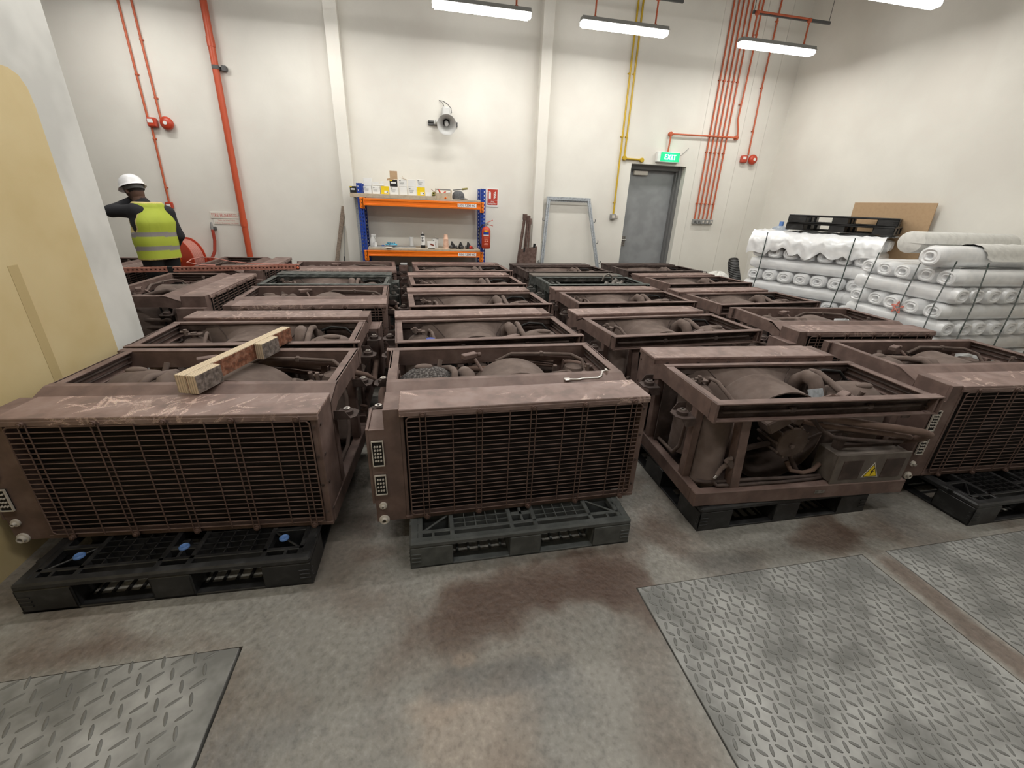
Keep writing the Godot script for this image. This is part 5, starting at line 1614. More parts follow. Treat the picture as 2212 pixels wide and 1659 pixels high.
	t = thing("wall_sign", "red and white fire extinguisher sign with a pictogram beside the rack", "sign", Vector3(1.135, 1.672, WB))
	b = MB.new()
	b.box(Vector3(0, 0, 0.003), Vector3(0.19, 0.27, 0.006), 0.001)
	obj("sign_plate", b, M.white, t)
	b = MB.new()
	b.box(Vector3(0, 0.005, 0.0066), Vector3(0.157, 0.225, 0.0012))
	obj("red_field", b, M.sign_red, t)
	b = MB.new()
	b.box(Vector3(-0.042, 0.03, 0.0078), Vector3(0.032, 0.09, 0.0012))
	b.box(Vector3(-0.042, 0.083, 0.0078), Vector3(0.014, 0.012, 0.0012))
	b.box(Vector3(-0.052, 0.088, 0.0078), Vector3(0.034, 0.006, 0.0012), 0.0, Transform3D(Basis(Vector3.BACK, 0.15), Vector3(0.0, 0.008, 0)))
	for i in 4: b.prism(PackedVector2Array([Vector2(-0.028, -0.012), Vector2(-0.008, -0.004), Vector2(0.012, 0.002), Vector2(0.03, 0.018), Vector2(0.004, 0.012), Vector2(-0.014, 0.006)]), 0.0012, Transform3D(Basis(Vector3.BACK, 0.35), Vector3(0.036, -0.005 + i * 0.024, 0.0072)))
	b.box(Vector3(0, -0.037, 0.0078), Vector3(0.157, 0.004, 0.0012))
	obj("pictogram", b, M.white, t)
	text("lettering", "Fire", "Droid Sans", 0.03, M.white, t, Vector3(0, -0.06, 0.0072), Vector3.ZERO, true, 0.045)
	text("lettering", "extinguisher", "Droid Sans", 0.03, M.white, t, Vector3(0, -0.087, 0.0072), Vector3.ZERO, true, 0.13)

# a roll of white sheet in film: axis along x, centred, slightly squashed and wrinkled, spiral ends
func roll_mesh(len: float, r: float, sd: int, squash := 0.9) -> ArrayMesh:
	var f := FastNoiseLite.new()
	f.seed = sd
	f.frequency = 7.0
	f.fractal_octaves = 3
	var f2 := FastNoiseLite.new()
	f2.seed = sd + 50
	f2.frequency = 22.0
	var nu := 22
	var nv := 26
	var pts := []
	for i in nu + 1:
		var x := -len / 2 + len * i / nu
		var row := []
		var ex := absf(x) / (len / 2)
		var rr := r * (1.0 - 0.22 * pow(maxf(ex - 0.9, 0.0) / 0.1, 2.0))
		for j in nv:
			var a := TAU * j / nv
			var d := Vector3(x * 0.45, cos(a) * r, sin(a) * r)
			var q := rr * (1.0 + 0.045 * f.get_noise_3dv(d) + 0.03 * f2.get_noise_3dv(Vector3(x * 0.25, d.y, d.z)))
			var sq := pow(pow(absf(cos(a)), 2.7) + pow(absf(sin(a)), 2.7), -1.0 / 2.7)
			row.append(Vector3(x, cos(a) * q * squash * sq, sin(a) * q * sq))
		pts.append(row)
	var b := MB.new()
	var nrm := []
	for i in nu + 1:
		var row := []
		for j in nv:
			var du: Vector3 = pts[mini(i + 1, nu)][j] - pts[maxi(i - 1, 0)][j]
			var dv: Vector3 = pts[i][(j + 1) % nv] - pts[i][(j + nv - 1) % nv]
			var nn := du.cross(dv).normalized()
			if nn.dot(Vector3(0, pts[i][j].y, pts[i][j].z)) < 0: nn = -nn
			row.append(nn)
		nrm.append(row)
	for i in nu:
		for j in nv:
			var k := (j + 1) % nv
			b.tri(pts[i][j], pts[i + 1][j], pts[i + 1][k], nrm[i][j], nrm[i + 1][j], nrm[i + 1][k])
			b.tri(pts[i][j], pts[i + 1][k], pts[i][k], nrm[i][j], nrm[i + 1][k], nrm[i][k])
	for s in [0, nu]:
		var sg := -1.0 if s == 0 else 1.0
		var prev := []
		for j in nv: prev.append(pts[s][j])
		for ring in [[0.8, 0.004], [0.62, -0.006], [0.45, 0.002], [0.3, -0.012], [0.14, -0.05]]:
			var cur := []
			for j in nv: cur.append(Vector3(pts[s][j].x + sg * ring[1], pts[s][j].y * ring[0], pts[s][j].z * ring[0]))
			for j in nv:
				var k := (j + 1) % nv
				var nn: Vector3 = (prev[k] - prev[j]).cross(cur[j] - prev[j]).normalized()
				if nn.x * sg < 0: nn = -nn
				b.tri(prev[j], prev[k], cur[k], nn, nn, nn)
				b.tri(prev[j], cur[k], cur[j], nn, nn, nn)
			prev = cur
		for j in nv: b.tri(prev[j], prev[(j + 1) % nv], Vector3(pts[s][0].x - sg * 0.05, 0, 0), Vector3(sg, 0, 0), Vector3(sg, 0, 0), Vector3(sg, 0, 0))
	return b.mesh()

func strap(label: String, pts: Array, w: float) -> void:
	var t := thing("strap", label, "strap", Vector3.ZERO, 0.0, "dark straps round the roll stacks")
	var b := MB.new()
	for i in pts.size() - 1:
		var a: Vector3 = pts[i]
		var c: Vector3 = pts[i + 1]
		var d := (c - a).normalized()
		b.tube([a, c], w * 0.5, 6)
	obj("band", b, M.strap, t)

func star(label: String, at: Vector3, basis: Basis, r: float) -> void:
	var b := MB.new()
	var p := []
	for k in 5:
		var a := PI / 2 + TAU * (k * 2 % 5) / 5.0
		p.append(at + basis * Vector3(cos(a) * r, sin(a) * r, 0.0))
	p.append(p[0])
	for i in 5: b.tube([p[i] + basis * Vector3(0, 0, 0.004 * (i % 2)), p[i + 1] + basis * Vector3(0, 0, 0.004)], 0.006, 5)
	tag(obj("star_mark", b, M.star), label, "mark", "orange star marks on the wrapped rolls")

func stacks() -> void:
	var lx := [roll_mesh(1.36, 0.093, 1, 0.795), roll_mesh(1.36, 0.093, 2, 0.795), roll_mesh(1.36, 0.093, 3, 0.795)]
	var lz := [roll_mesh(0.98, 0.093, 4, 0.795), roll_mesh(0.98, 0.093, 5, 0.795)]
	var stack_at := [[Vector3(5.30, 0, -3.42), 0.0, "right"], [Vector3(5.22, 0, -5.0), deg_to_rad(-60), "left"]]
	for si in 2:
		var q: Array = stack_at[si]
		var bas := Basis(Vector3.UP, q[1])
		var pal: Node3D = get_node("plastic_pallet")
		for dx in [-0.2, 0.2]:
			if dx > 0: continue
			var p := copy(pal, "black plastic pallet under the %s stack of wrapped rolls" % q[2], q[0], q[1] + (0.0 if si == 0 else 0.0))
			for k in p.get_children():
				if str(k.name).begins_with("blue_plug"): k.free()
		var n := 7 if si == 0 else 8
		for lay in n:
			var y := 0.228 + lay * 0.151
			var along := (lay % 2 == 0) == (si == 0)
			var cnt := 5 if along else 7
			for k in cnt:
				var off := Vector3(0, y, (k - 2) * 0.191) if along else Vector3((k - 3) * 0.193, y, 0)
				var jit := Vector3(rng.randf_range(-0.02, 0.02), 0, 0) if along else Vector3(0, 0, rng.randf_range(-0.012, 0.012))
				var t := thing("wrapped_roll", "white roll in clear film in the %s stack, %s, %s" % [q[2], ["lowest layer", "second layer up", "third layer up", "fourth layer up", "fifth layer up", "sixth layer up", "seventh layer up", "uppermost layer"][lay], ["rearmost", "second from the back", "middle one", "second from the front", "frontmost"][k] if along else ["leftmost", "second from left", "third from left", "middle one", "third from right", "second from right", "rightmost"][k]], "roll", q[0] + bas * (off + jit), q[1] + (0.0 if along else PI / 2), "white film-wrapped rolls in two stacks")
				obj("wrapped_sheet", lx[(k + lay) % 3] if along else lz[(k + lay) % 2], M.roll, t)
		# a pair of straps over each stack
	# loose rolls on top of the right stack
	var t := thing("wrapped_roll", "glossy white roll lying second from the top on the right stack", "roll", Vector3(5.16, 1.306, -3.18), 0.04)
	obj("wrapped_sheet", roll_mesh(1.36, 0.105, 8, 0.88), M.roll, t)
	t = thing("sheet_roll", "loosely rolled white sheet topping the right stack with an open dark end", "roll", Vector3(5.24, 1.4, -3.46), 0.04)
	var b := MB.new()
	var prof := []
	var n := 26
	for i in 64:
		var a := 0.35 * i
		var r := 0.13 - 0.0014 * i
		prof.append(Vector2(cos(a) * r, sin(a) * r * 0.85))
	for i in prof.size() - 1:
		var p: Vector2 = prof[i]; var c: Vector2 = prof[i + 1]
		var n0 := Vector3(0, p.y / 0.72, p.x).normalized()
		var n1 := Vector3(0, c.y / 0.72, c.x).normalized()
		b.tri(Vector3(-0.66, p.y, p.x), Vector3(0.62, p.y, p.x), Vector3(0.62, c.y, c.x), n0, n0, n1)
		b.tri(Vector3(-0.66, p.y, p.x), Vector3(0.62, c.y, c.x), Vector3(-0.66, c.y, c.x), n0, n1, n1)
	b.quad(Vector3(0.1, -0.02, 0.13), Vector3(0.62, -0.02, 0.132), Vector3(0.7, -0.2, 0.17), Vector3(0.45, -0.08, 0.14), Vector3(0, 0.2, 1).normalized())
	for i in 18:
		var p: Vector2 = prof[i]; var c: Vector2 = prof[i + 1]
		b.tri(Vector3(-0.66, p.y, p.x), Vector3(-0.66, c.y, c.x), Vector3(-0.70, 0, 0), Vector3(-1, p.y * 4.0, p.x * 4.0).normalized(), Vector3(-1, c.y * 4.0, c.x * 4.0).normalized(), Vector3.LEFT)
	obj("rolled_sheet", b, M.cloth, t)
	# draped loose sheet over the second roll, hanging down at its right end
	t = thing("loose_sheet", "crumpled white sheet draped over the roll below the top of the right stack", "sheet", Vector3(5.19, 1.306, -3.18), 0.04)
	b = MB.new()
	var fn := FastNoiseLite.new()
	fn.seed = 9
	fn.frequency = 6.0
	var rows := []
	for i in 25:
		var x := -0.25 + 0.9 * i / 24.0
		var row := []
		for j in 15:
			var s := j / 14.0
			var a := lerpf(2.6, -0.15 - (0.9 if x > 0.4 else 0.0) * (x - 0.4) / 0.25, s)
			var r := 0.124 + 0.012 * fn.get_noise_2d(x * 2.0, s * 2.0)
			var p := Vector3(x + 0.12 * (s - 0.5), sin(a) * r * 0.92, -cos(a) * r + 0.0)
			p.z = cos(a) * r
			if a < -0.1: p = Vector3(x + 0.1, sin(a) * r * 1.4, r * 1.02 + 0.02)
			row.append(p)
		rows.append(row)
	for i in 24:
		for j in 14:
			var nq := []
			for c in [[i, j], [i + 1, j], [i + 1, j + 1], [i, j + 1]]:
				var du: Vector3 = rows[mini(c[0] + 1, 24)][c[1]] - rows[maxi(c[0] - 1, 0)][c[1]]
				var dv: Vector3 = rows[c[0]][mini(c[1] + 1, 14)] - rows[c[0]][maxi(c[1] - 1, 0)]
				var nn := du.cross(dv).normalized()
				if nn.dot(Vector3(0, rows[c[0]][c[1]].y + 0.05, rows[c[0]][c[1]].z)) < 0: nn = -nn
				nq.append(nn)
			b.tri(rows[i][j], rows[i + 1][j], rows[i + 1][j + 1], nq[0], nq[1], nq[2])
			b.tri(rows[i][j], rows[i + 1][j + 1], rows[i][j + 1], nq[0], nq[2], nq[3])
	obj("draped_sheet", b, M.cloth, t)
	# sheet over the left stack
	var bas := Basis(Vector3.UP, deg_to_rad(-60))
	t = thing("cover_sheet", "white film sheet draped over the top of the left stack", "sheet", Vector3(5.22, 1.375, -5.0), deg_to_rad(-60))
	b = MB.new()
	rows = []
	for i in 31:
		var x := -0.72 + 1.44 * i / 30.0
		var row := []
		for j in 21:
			var s := j / 20.0
			var z := lerpf(-0.42, 0.51, minf(s / 0.75, 1.0))
			var y := 0.022 + 0.03 * fn.get_noise_2d(x * 1.5, z * 1.5)
			if s > 0.7: y -= (0.24 + 0.1 * fn.get_noise_2d(x * 0.8, 3.0)) * (s - 0.7) / 0.3 + 0.02
			if s > 0.75: z += 0.035 + 0.025 * fn.get_noise_2d(x * 3.0, s * 5.0)
			row.append(Vector3(x, y, z))
		rows.append(row)
	for i in 30:
		for j in 20:
			var nq := []
			for c in [[i, j], [i + 1, j], [i + 1, j + 1], [i, j + 1]]:
				var du: Vector3 = rows[mini(c[0] + 1, 30)][c[1]] - rows[maxi(c[0] - 1, 0)][c[1]]
				var dv: Vector3 = rows[c[0]][mini(c[1] + 1, 20)] - rows[c[0]][maxi(c[1] - 1, 0)]
				nq.append(dv.cross(du).normalized())
			b.tri(rows[i][j], rows[i + 1][j], rows[i + 1][j + 1], nq[0], nq[1], nq[2])
			b.tri(rows[i][j], rows[i + 1][j + 1], rows[i][j + 1], nq[0], nq[2], nq[3])
	obj("film_sheet", b, M.roll, t)
	# clear stretch film drawn tight over the faces of the stacks
	for q in [["film over the left face of the right stack", Vector3(4.585, 0, -3.42), Basis(Vector3.UP, -PI / 2), 0.97, 0.12, 1.24], ["film over the front of the right stack", Vector3(5.30, 0, -2.915), Basis.IDENTITY, 1.36, 0.12, 1.24], ["film over the long face of the left stack", Vector3(5.22, 0, -5.0) + bas * Vector3(0, 0, 0.512), bas, 1.36, 0.12, 1.10]]:
		b = MB.new()
		rows = []
		for i in 41:
			var x := (i / 40.0 - 0.5) * float(q[3])
			var row := []
			for j in 41:
				var y := lerpf(q[4], q[5], j / 40.0)
				var w := 0.012 * absf(cos(PI * (y - 0.153) / 0.151)) + 0.016 * fn.get_noise_2d(x * 1.2 + q[3] * 9.0, y * 2.2) + 0.008 * fn.get_noise_2d(x * 6.0, y * 1.4 + 7.0)
				row.append(q[1] + q[2] * Vector3(x, y, 0.01 + w))
			rows.append(row)
		for i in 40:
			for j in 40:
				var nq := []
				for e in [[i, j], [i + 1, j], [i + 1, j + 1], [i, j + 1]]:
					var du: Vector3 = rows[mini(e[0] + 1, 40)][e[1]] - rows[maxi(e[0] - 1, 0)][e[1]]
					var dv: Vector3 = rows[e[0]][mini(e[1] + 1, 40)] - rows[e[0]][maxi(e[1] - 1, 0)]
					nq.append(du.cross(dv).normalized())
				b.tri(rows[i][j], rows[i + 1][j], rows[i + 1][j + 1], nq[0], nq[1], nq[2])
				b.tri(rows[i][j], rows[i + 1][j + 1], rows[i][j + 1], nq[0], nq[2], nq[3])
		tag(obj("stretch_film", b, M.film), "clear wrinkled " + q[0] + " of rolls", "film", "stretch film round the roll stacks")
	# straps
	for q in [[-3.02, "near corner of the right stack"], [-3.3, "middle of the right stack's left face"], [-3.72, "far edge of the right stack's left face"]]:
		strap("dark strap running down the %s" % q[1], [Vector3(4.62, 1.28, q[1 - 1]), Vector3(4.585, 0.9, q[0] - 0.01), Vector3(4.585, 0.2, q[0] - 0.02)], 0.012)
	for q in [[4.85, "left third"], [5.35, "middle"], [5.8, "right end"]]:
		strap("dark strap running down the %s of the right stack's front" % q[1], [Vector3(q[0], 1.28, -2.93), Vector3(q[0], 0.9, -2.905), Vector3(q[0] - 0.02, 0.2, -2.905)], 0.012)
	for q in [[-0.5, "far end"], [0.45, "near end"]]:
		strap("dark strap running down the %s of the left stack" % q[1], [Vector3(5.22, 0, -5.0) + bas * Vector3(q[0], 1.38, 0.56), Vector3(5.22, 0, -5.0) + bas * Vector3(q[0], 0.9, 0.555), Vector3(5.22, 0, -5.0) + bas * Vector3(q[0] - 0.05, 0.2, 0.555)], 0.012)
	star("orange star mark on the left face of the right stack", Vector3(4.588, 0.80, -3.33), Basis(Vector3.UP, -PI / 2), 0.06)
	star("orange star mark on the front of the right stack", Vector3(5.5, 1.12, -2.915), Basis.IDENTITY, 0.065)
	# two black pallets on the left stack
	var src: Node3D = get_node("plastic_pallet")
	for k in 2:
		var p := copy(src, ["lower of the two black pallets lying on the left stack of rolls", "upper of the two black pallets lying on the left stack of rolls"][k], Vector3(5.38 - k * 0.02, 1.425 + k * 0.093, -4.9), deg_to_rad(-56 + k * 3.0), "black pallets on the wrapped rolls")
		p.scale.y = 0.61
		for c in p.get_children():
			if str(c.name).begins_with("blue_plug"): c.free()
	# water bottle standing behind
	t = thing("water_bottle", "large clear blue water bottle with a blue cap beside the left stack", "bottle", Vector3(4.97, 1.385, -5.5))
	b = MB.new()
	b.lathe([Vector2(0, 0), Vector2(0.1, 0.0), Vector2(0.105, 0.01), Vector2(0.105, 0.03), Vector2(0.09, 0.05), Vector2(0.05, 0.065), Vector2(0.03, 0.07), Vector2(0, 0.07)], 24)
	obj("bottle_body", b, M.bottle, t)
	b = MB.new()
	b.cyl(Vector3(0, 0.07, 0), Vector3(0, 0.125, 0), 0.028, 16)
	obj("cap", b, M.blue_plug, t)

func odds() -> void:
	# laminated timber on the first unit
	var t := thing("timber_beam", "notched laminated timber beam lying across the front left unit", "timber", Vector3(-1.045, 0.7585, -1.99), deg_to_rad(-16.5))
	var b := MB.new()
	b.b2(Vector3(-0.052, 0.0, -0.82), Vector3(0.0, 0.088, 0.0), 0.002)
	obj("long_plank", b, M.ply, t)
	b = MB.new()
	b.b2(Vector3(0.0, 0.002, -0.818), Vector3(0.002, 0.084, -0.002))
	obj("stained_face", b, M.ply_side, t)
	for q in [[-0.16, 0.0], [-0.62, -0.47]]:
		b = MB.new()
		b.b2(Vector3(0.003, 0.0, q[0]), Vector3(0.045, 0.0875, q[1]), 0.002)
		var k := obj("block", b, M.ply, t)
		b = MB.new()
		b.b2(Vector3(0.0452, 0.002, q[0] + 0.002), Vector3(0.0465, 0.084, q[1] - 0.002))
		obj("weathered_face", b, M.ply_grey, k)
	# slotted steel channel across the far units
	t = thing("slotted_channel", "long rust-brown slotted steel channel lying across the far left units", "channel", Vector3(-1.47, 0.7555, -5.79), PI + 0.219)
	b = MB.new()
	var ln := 1.76
	for q in [[0.0, 0.018], [0.034, 0.05]]: b.b2(Vector3(0, q[0], -0.001), Vector3(ln, q[1], 0.001))
	for k in 44: b.b2(Vector3(k * 0.04, 0.018, -0.001), Vector3(k * 0.04 + 0.022, 0.034, 0.001))
	for q in [[-0.04, -0.028], [-0.014, 0.0]]: b.b2(Vector3(0, 0.049, minf(-q[0], -q[1])), Vector3(ln, 0.051, maxf(-q[0], -q[1])))
	for k in 44: b.b2(Vector3(k * 0.04, 0.049, 0.014), Vector3(k * 0.04 + 0.022, 0.051, 0.028))
	b.b2(Vector3(0, 0, 0.04), Vector3(ln, 0.051, 0.042))
	obj("channel_body", b, M.rust, t)
	b = MB.new()
	b.box(Vector3(1.3, 0.026, 0.02), Vector3(0.05, 0.058, 0.052), 0.004)
	obj("tape_wrap", b, M.black, t)
	b = MB.new()
	b.box(Vector3(0.02, 0.022, 0.02), Vector3(0.035, 0.05, 0.05), 0.004)
	obj("end_clamp", b, M.black, t)
	b = MB.new()
	b.ball(Vector3(0.02, 0.02, -0.012), Vector3(0.016, 0.016, 0.016), 12, 6)
	obj("orange_knob", b, M.orange_pipe, t)
	b = MB.new()
	b.tube([Vector3(-2.3, 0.825, -5.55), Vector3(-2.4, 0.845, -5.42), Vector3(-2.5, 0.865, -5.44), Vector3(-2.6, 0.845, -5.6), Vector3(-2.66, 0.85, -5.85), Vector3(-2.62, 0.855, -6.0), Vector3(-2.5, 0.85, -6.02), Vector3(-2.28, 0.83, -5.88), Vector3(-2.0, 0.825, -5.74), Vector3(-1.75, 0.815, -5.76), Vector3(-1.5, 0.810, -5.82)], 0.006, 7)
	tag(obj("red_cable", b, M.hose_pink), "thin red cable looping above the slotted channel", "cable")
	# leaning boards left of the rack
	t = thing("wooden_plank", "grey-brown wooden plank leaning against the wall left of the rack", "plank", Vector3.ZERO)
	b = MB.new()
	b.box(Vector3.ZERO, Vector3(0.055, 1.5, 0.025), 0.003, Transform3D(Basis(Vector3.BACK, -0.215) * Basis(Vector3.RIGHT, -0.07), Vector3(-1.25, 0.735, -7.115)))
	obj("plank_body", b, M.plank, t)
	t = thing("thin_rod", "thin grey rod hanging beside the leaning plank", "rod", Vector3.ZERO)
	b = MB.new()
	b.tube([Vector3(-1.085, 1.2, WB + 0.17), Vector3(-1.12, 0.85, WB + 0.17), Vector3(-1.14, 0.72, WB + 0.17)], 0.005, 6)
	obj("rod_shaft", b, M.grey, t)
	b = MB.new()
	b.tube([Vector3(-1.135, 0.77, WB + 0.17), Vector3(-1.15, 0.0, WB + 0.17)], 0.011, 8)
	obj("rod_grip", b, M.grey_dark, t)
	t = thing("steel_trim", "pale steel trim strip standing between the pilaster and the rack", "strip", Vector3.ZERO)
	b = MB.new()
	b.b2(Vector3(-0.895, 0, -7.0), Vector3(-0.86, 1.59, -6.97), 0.003)
	b.b2(Vector3(-0.875, 0, -6.985), Vector3(-0.845, 1.59, -6.97), 0.003)
	obj("strip_body", b, M.steel_pale, t)
	# rusty bars and plate right of the rack
	t = thing("steel_bars", "bundle of rusty steel bars leaning beside the right pilaster", "bars", Vector3.ZERO)
	for q in [[1.64, 1.44, 1.46, 0.03, -7.06], [1.69, 1.42, 1.60, 0.02, -7.0], [1.71, 1.38, 1.655, 0.018, -6.98], [1.675, 1.4, 1.565, 0.016, -7.03]]:
		b = MB.new()
		b.tube([Vector3(q[0], q[1], q[4]), Vector3(lerpf(q[0], q[2], 0.5), q[1] * 0.5, q[4] + 0.03), Vector3(q[2], 0.0, q[4] + 0.07)], q[3] * 0.8, 6)
		b.box(Vector3(q[0], q[1] - 0.03, q[4]), Vector3(q[3] * 2.2, 0.09, q[3] * 1.8), 0.004)
		obj("bar", b, M.rust_dark, t)
	t = thing("steel_plate", "dark brown steel plate leaning behind the rusty bars", "plate", Vector3.ZERO)
	b = MB.new()
	b.prism(PackedVector2Array([Vector2(1.48, 0.0), Vector2(1.8, 0.0), Vector2(1.84, 0.98), Vector2(1.56, 0.93)]), 0.02, Transform3D(Basis(Vector3.RIGHT, -0.06), Vector3(0, 0, -6.92)))
	obj("plate_body", b, M.rust_dark, t)
	b = MB.new()
	b.cyl(Vector3(1.76, 0.97, -6.84), Vector3(1.765, 1.03, -6.84), 0.02, 8)
	b.cyl(Vector3(1.6, 0.9, -6.84), Vector3(1.605, 0.96, -6.84), 0.014, 8)
	obj("lug", b, M.black, t)
	# galvanised frame
	t = thing("galvanised_portal", "pale galvanised steel frame with hooks leaning against the wall left of the door", "frame", Vector3.ZERO)
	for q in [[Vector3(2.03, 1.71, -7.13), Vector3(1.9, 0.0, -6.95)], [Vector3(2.70, 1.71, -7.13), Vector3(3.08, 0.0, -6.95)]]:
		b = MB.new()
		var d: Vector3 = (q[1] - q[0])
		var side := Vector3(1, 0, 0)
		var up := d.normalized()
		var f := side.cross(up).normalized()
		var bx := Basis(up.cross(f).normalized(), up, f)
		b.box(Vector3.ZERO, Vector3(0.026, d.length(), 0.04), 0.002, Transform3D(bx, (q[0] + q[1]) * 0.5 + Vector3(-0.014, 0, 0)))
		b.box(Vector3.ZERO, Vector3(0.022, d.length(), 0.025), 0.002, Transform3D(bx, (q[0] + q[1]) * 0.5 + Vector3(0.016, 0, 0)))
		obj("frame_leg", b, M.steel_pale, t)
		var s := -1.0 if q[0].x < 2.3 else 1.0
		for k in 3:
			var p: Vector3 = q[0].lerp(q[1], 0.2 + k * 0.19) + Vector3(s * 0.02, 0, 0)
			b = MB.new()
			b.tube([p, p + Vector3(s * 0.035, -0.005, 0), p + Vector3(s * 0.045, 0.015, 0), p + Vector3(s * 0.04, 0.04, 0)], 0.006, 6)
			obj("hook", b, M.grey_dark, t)
	b = MB.new()
	b.b2(Vector3(2.0, 1.675, -7.15), Vector3(2.73, 1.725, -7.11), 0.003)
	b.b2(Vector3(2.03, 1.655, -7.15), Vector3(2.7, 1.676, -7.13), 0.002)
	obj("top_bar", b, M.steel_pale, t)
	# cardboard and hardboard sheets
	t = thing("cardboard_sheet", "large tan cardboard sheet leaning on the right wall behind the pallets", "cardboard", Vector3.ZERO)
	b = MB.new()
	b.box(Vector3.ZERO, Vector3(0.012, 1.79, 1.06), 0.002, Transform3D(Basis(Vector3.BACK, 0.03), Vector3(6.008, 0.9, -4.87)))
	obj("sheet_body", b, M.card, t)
	t = thing("cardboard_sheet", "brown cardboard edge showing past the right stack at the right border", "cardboard", Vector3.ZERO)
	b = MB.new()
	b.box(Vector3.ZERO, Vector3(0.012, 0.95, 0.6), 0.002, Transform3D(Basis(Vector3.BACK, 0.03), Vector3(6.02, 0.48, -2.88)))
	obj("sheet_body", b, M.card, t)
	# ribbed hose, sacks and trolley handle behind the left stack
	b = MB.new()
	var pp := []
	for k in 29:
		var s := k / 28.0
		var p := Vector3(4.385 + 0.1 * s, 0.35 + 0.72 * s - 0.1 * s * s, -5.35 - 0.3 * s)
		p.x += 0.03 * sin(s * 5.0)
		pp.append(p)
	b.tube(pp, 0.065, 14)
	var hs := thing("ribbed_hose", "dark grey ribbed hose standing at the left end of the wrapped rolls", "hose", Vector3.ZERO)
	obj("hose_core", b, M.rubber, hs)
	b = MB.new()
	for k in 26:
		var p: Vector3 = pp[k + 1]
		var d: Vector3 = (pp[k + 2] - pp[k]).normalized()
		b.tube([p - d * 0.007, p + d * 0.007], 0.075, 14)
	obj("ribs", b, M.grey_dark, hs)
	fnoise.frequency = 5.0
	for q in [[Vector3(4.85, 0.0, -6.45), Vector3(0.3, 0.68, 0.28), "taller white sack slumped against the back wall near the ribbed hose"], [Vector3(4.56, 0.0, -5.9), Vector3(0.16, 0.5, 0.14), "smaller white sack in front of the taller one"]]:
		b = MB.new()
		var nu := 22; var nv := 14
		var grid := []
		for i in nv + 1:
			var a := PI * i / nv
			var row := []
			for j in nu:
				var th := TAU * j / nu
				var d := Vector3(sin(a) * cos(th), (1.0 - cos(a)) * 0.5, sin(a) * sin(th))
				var rr := 1.0 + 0.2 * fnoise.get_noise_3dv(d * 0.6 + q[0])
				row.append(q[0] + Vector3(d.x * q[1].x * rr, d.y * q[1].y * (1.0 + 0.12 * fnoise.get_noise_2d(th, 1.0)), d.z * q[1].z * rr))
			grid.append(row)
		for i in nv:
			for j in nu:
				var k := (j + 1) % nu
				var p0: Vector3 = grid[i][j]; var p1: Vector3 = grid[i + 1][j]; var p2: Vector3 = grid[i + 1][k]; var p3: Vector3 = grid[i][k]
				var nn := (p1 - p0).cross(p3 - p0).normalized() if i > 0 else Vector3.DOWN
				if nn.dot(p0 - q[0] - Vector3(0, q[1].y * 0.5, 0)) < 0: nn = -nn
				b.quad(p0, p1, p2, p3, nn)
		tag(obj("white_sack", b, M.cloth), q[2], "sack", "white sacks by the back wall")
	t = thing("trolley_handle", "black wire trolley handle rising beside the white sacks", "trolley", Vector3(4.25, 0.0, -5.98))
	b = MB.new()
	b.tube([Vector3(-0.055, 0, 0), Vector3(-0.055, 0.72, 0), Vector3(-0.045, 0.745, 0), Vector3(0.045, 0.745, 0), Vector3(0.055, 0.72, 0), Vector3(0.055, 0, 0)], 0.007, 8)
	b.tube([Vector3(-0.055, 0.68, 0), Vector3(0.055, 0.68, 0)], 0.006, 6)
	obj("handle_loop", b, M.black, t)
	# steel cabinet in the gap before the rack
	t = thing("steel_casing", "small brown steel casing with a dark side standing in the gap before the rack", "casing", Vector3(-0.33, 0.0, -6.86))
	b = MB.new()
	b.b2(Vector3(-0.1, 0.0, -0.12), Vector3(0.0, 0.66, 0.12), 0.006)
	obj("dark_panel", b, M.black, t)
	b = MB.new()
	b.b2(Vector3(0.0, 0.0, -0.12), Vector3(0.13, 0.68, 0.12), 0.006)
	obj("casing_body", b, M.rust_dark, t)
	b = MB.new()
	for k in 4: b.b2(Vector3(0.02, 0.3 + k * 0.09, 0.12), Vector3(0.11, 0.34 + k * 0.09, 0.13), 0.004)
	obj("louvres", b, M.paint_dark, t)
	b = MB.new()
	b.b2(Vector3(0.02, 0.685, -0.06), Vector3(0.12, 0.71, 0.06), 0.003)
	obj("pale_lid", b, M.white, t)

var fnoise := FastNoiseLite.new()

# ---------- a body as one surface: tapered capsules [a, b, ra, rb, colour] joined with a smooth minimum, meshed as surface nets
var no_clip: Callable

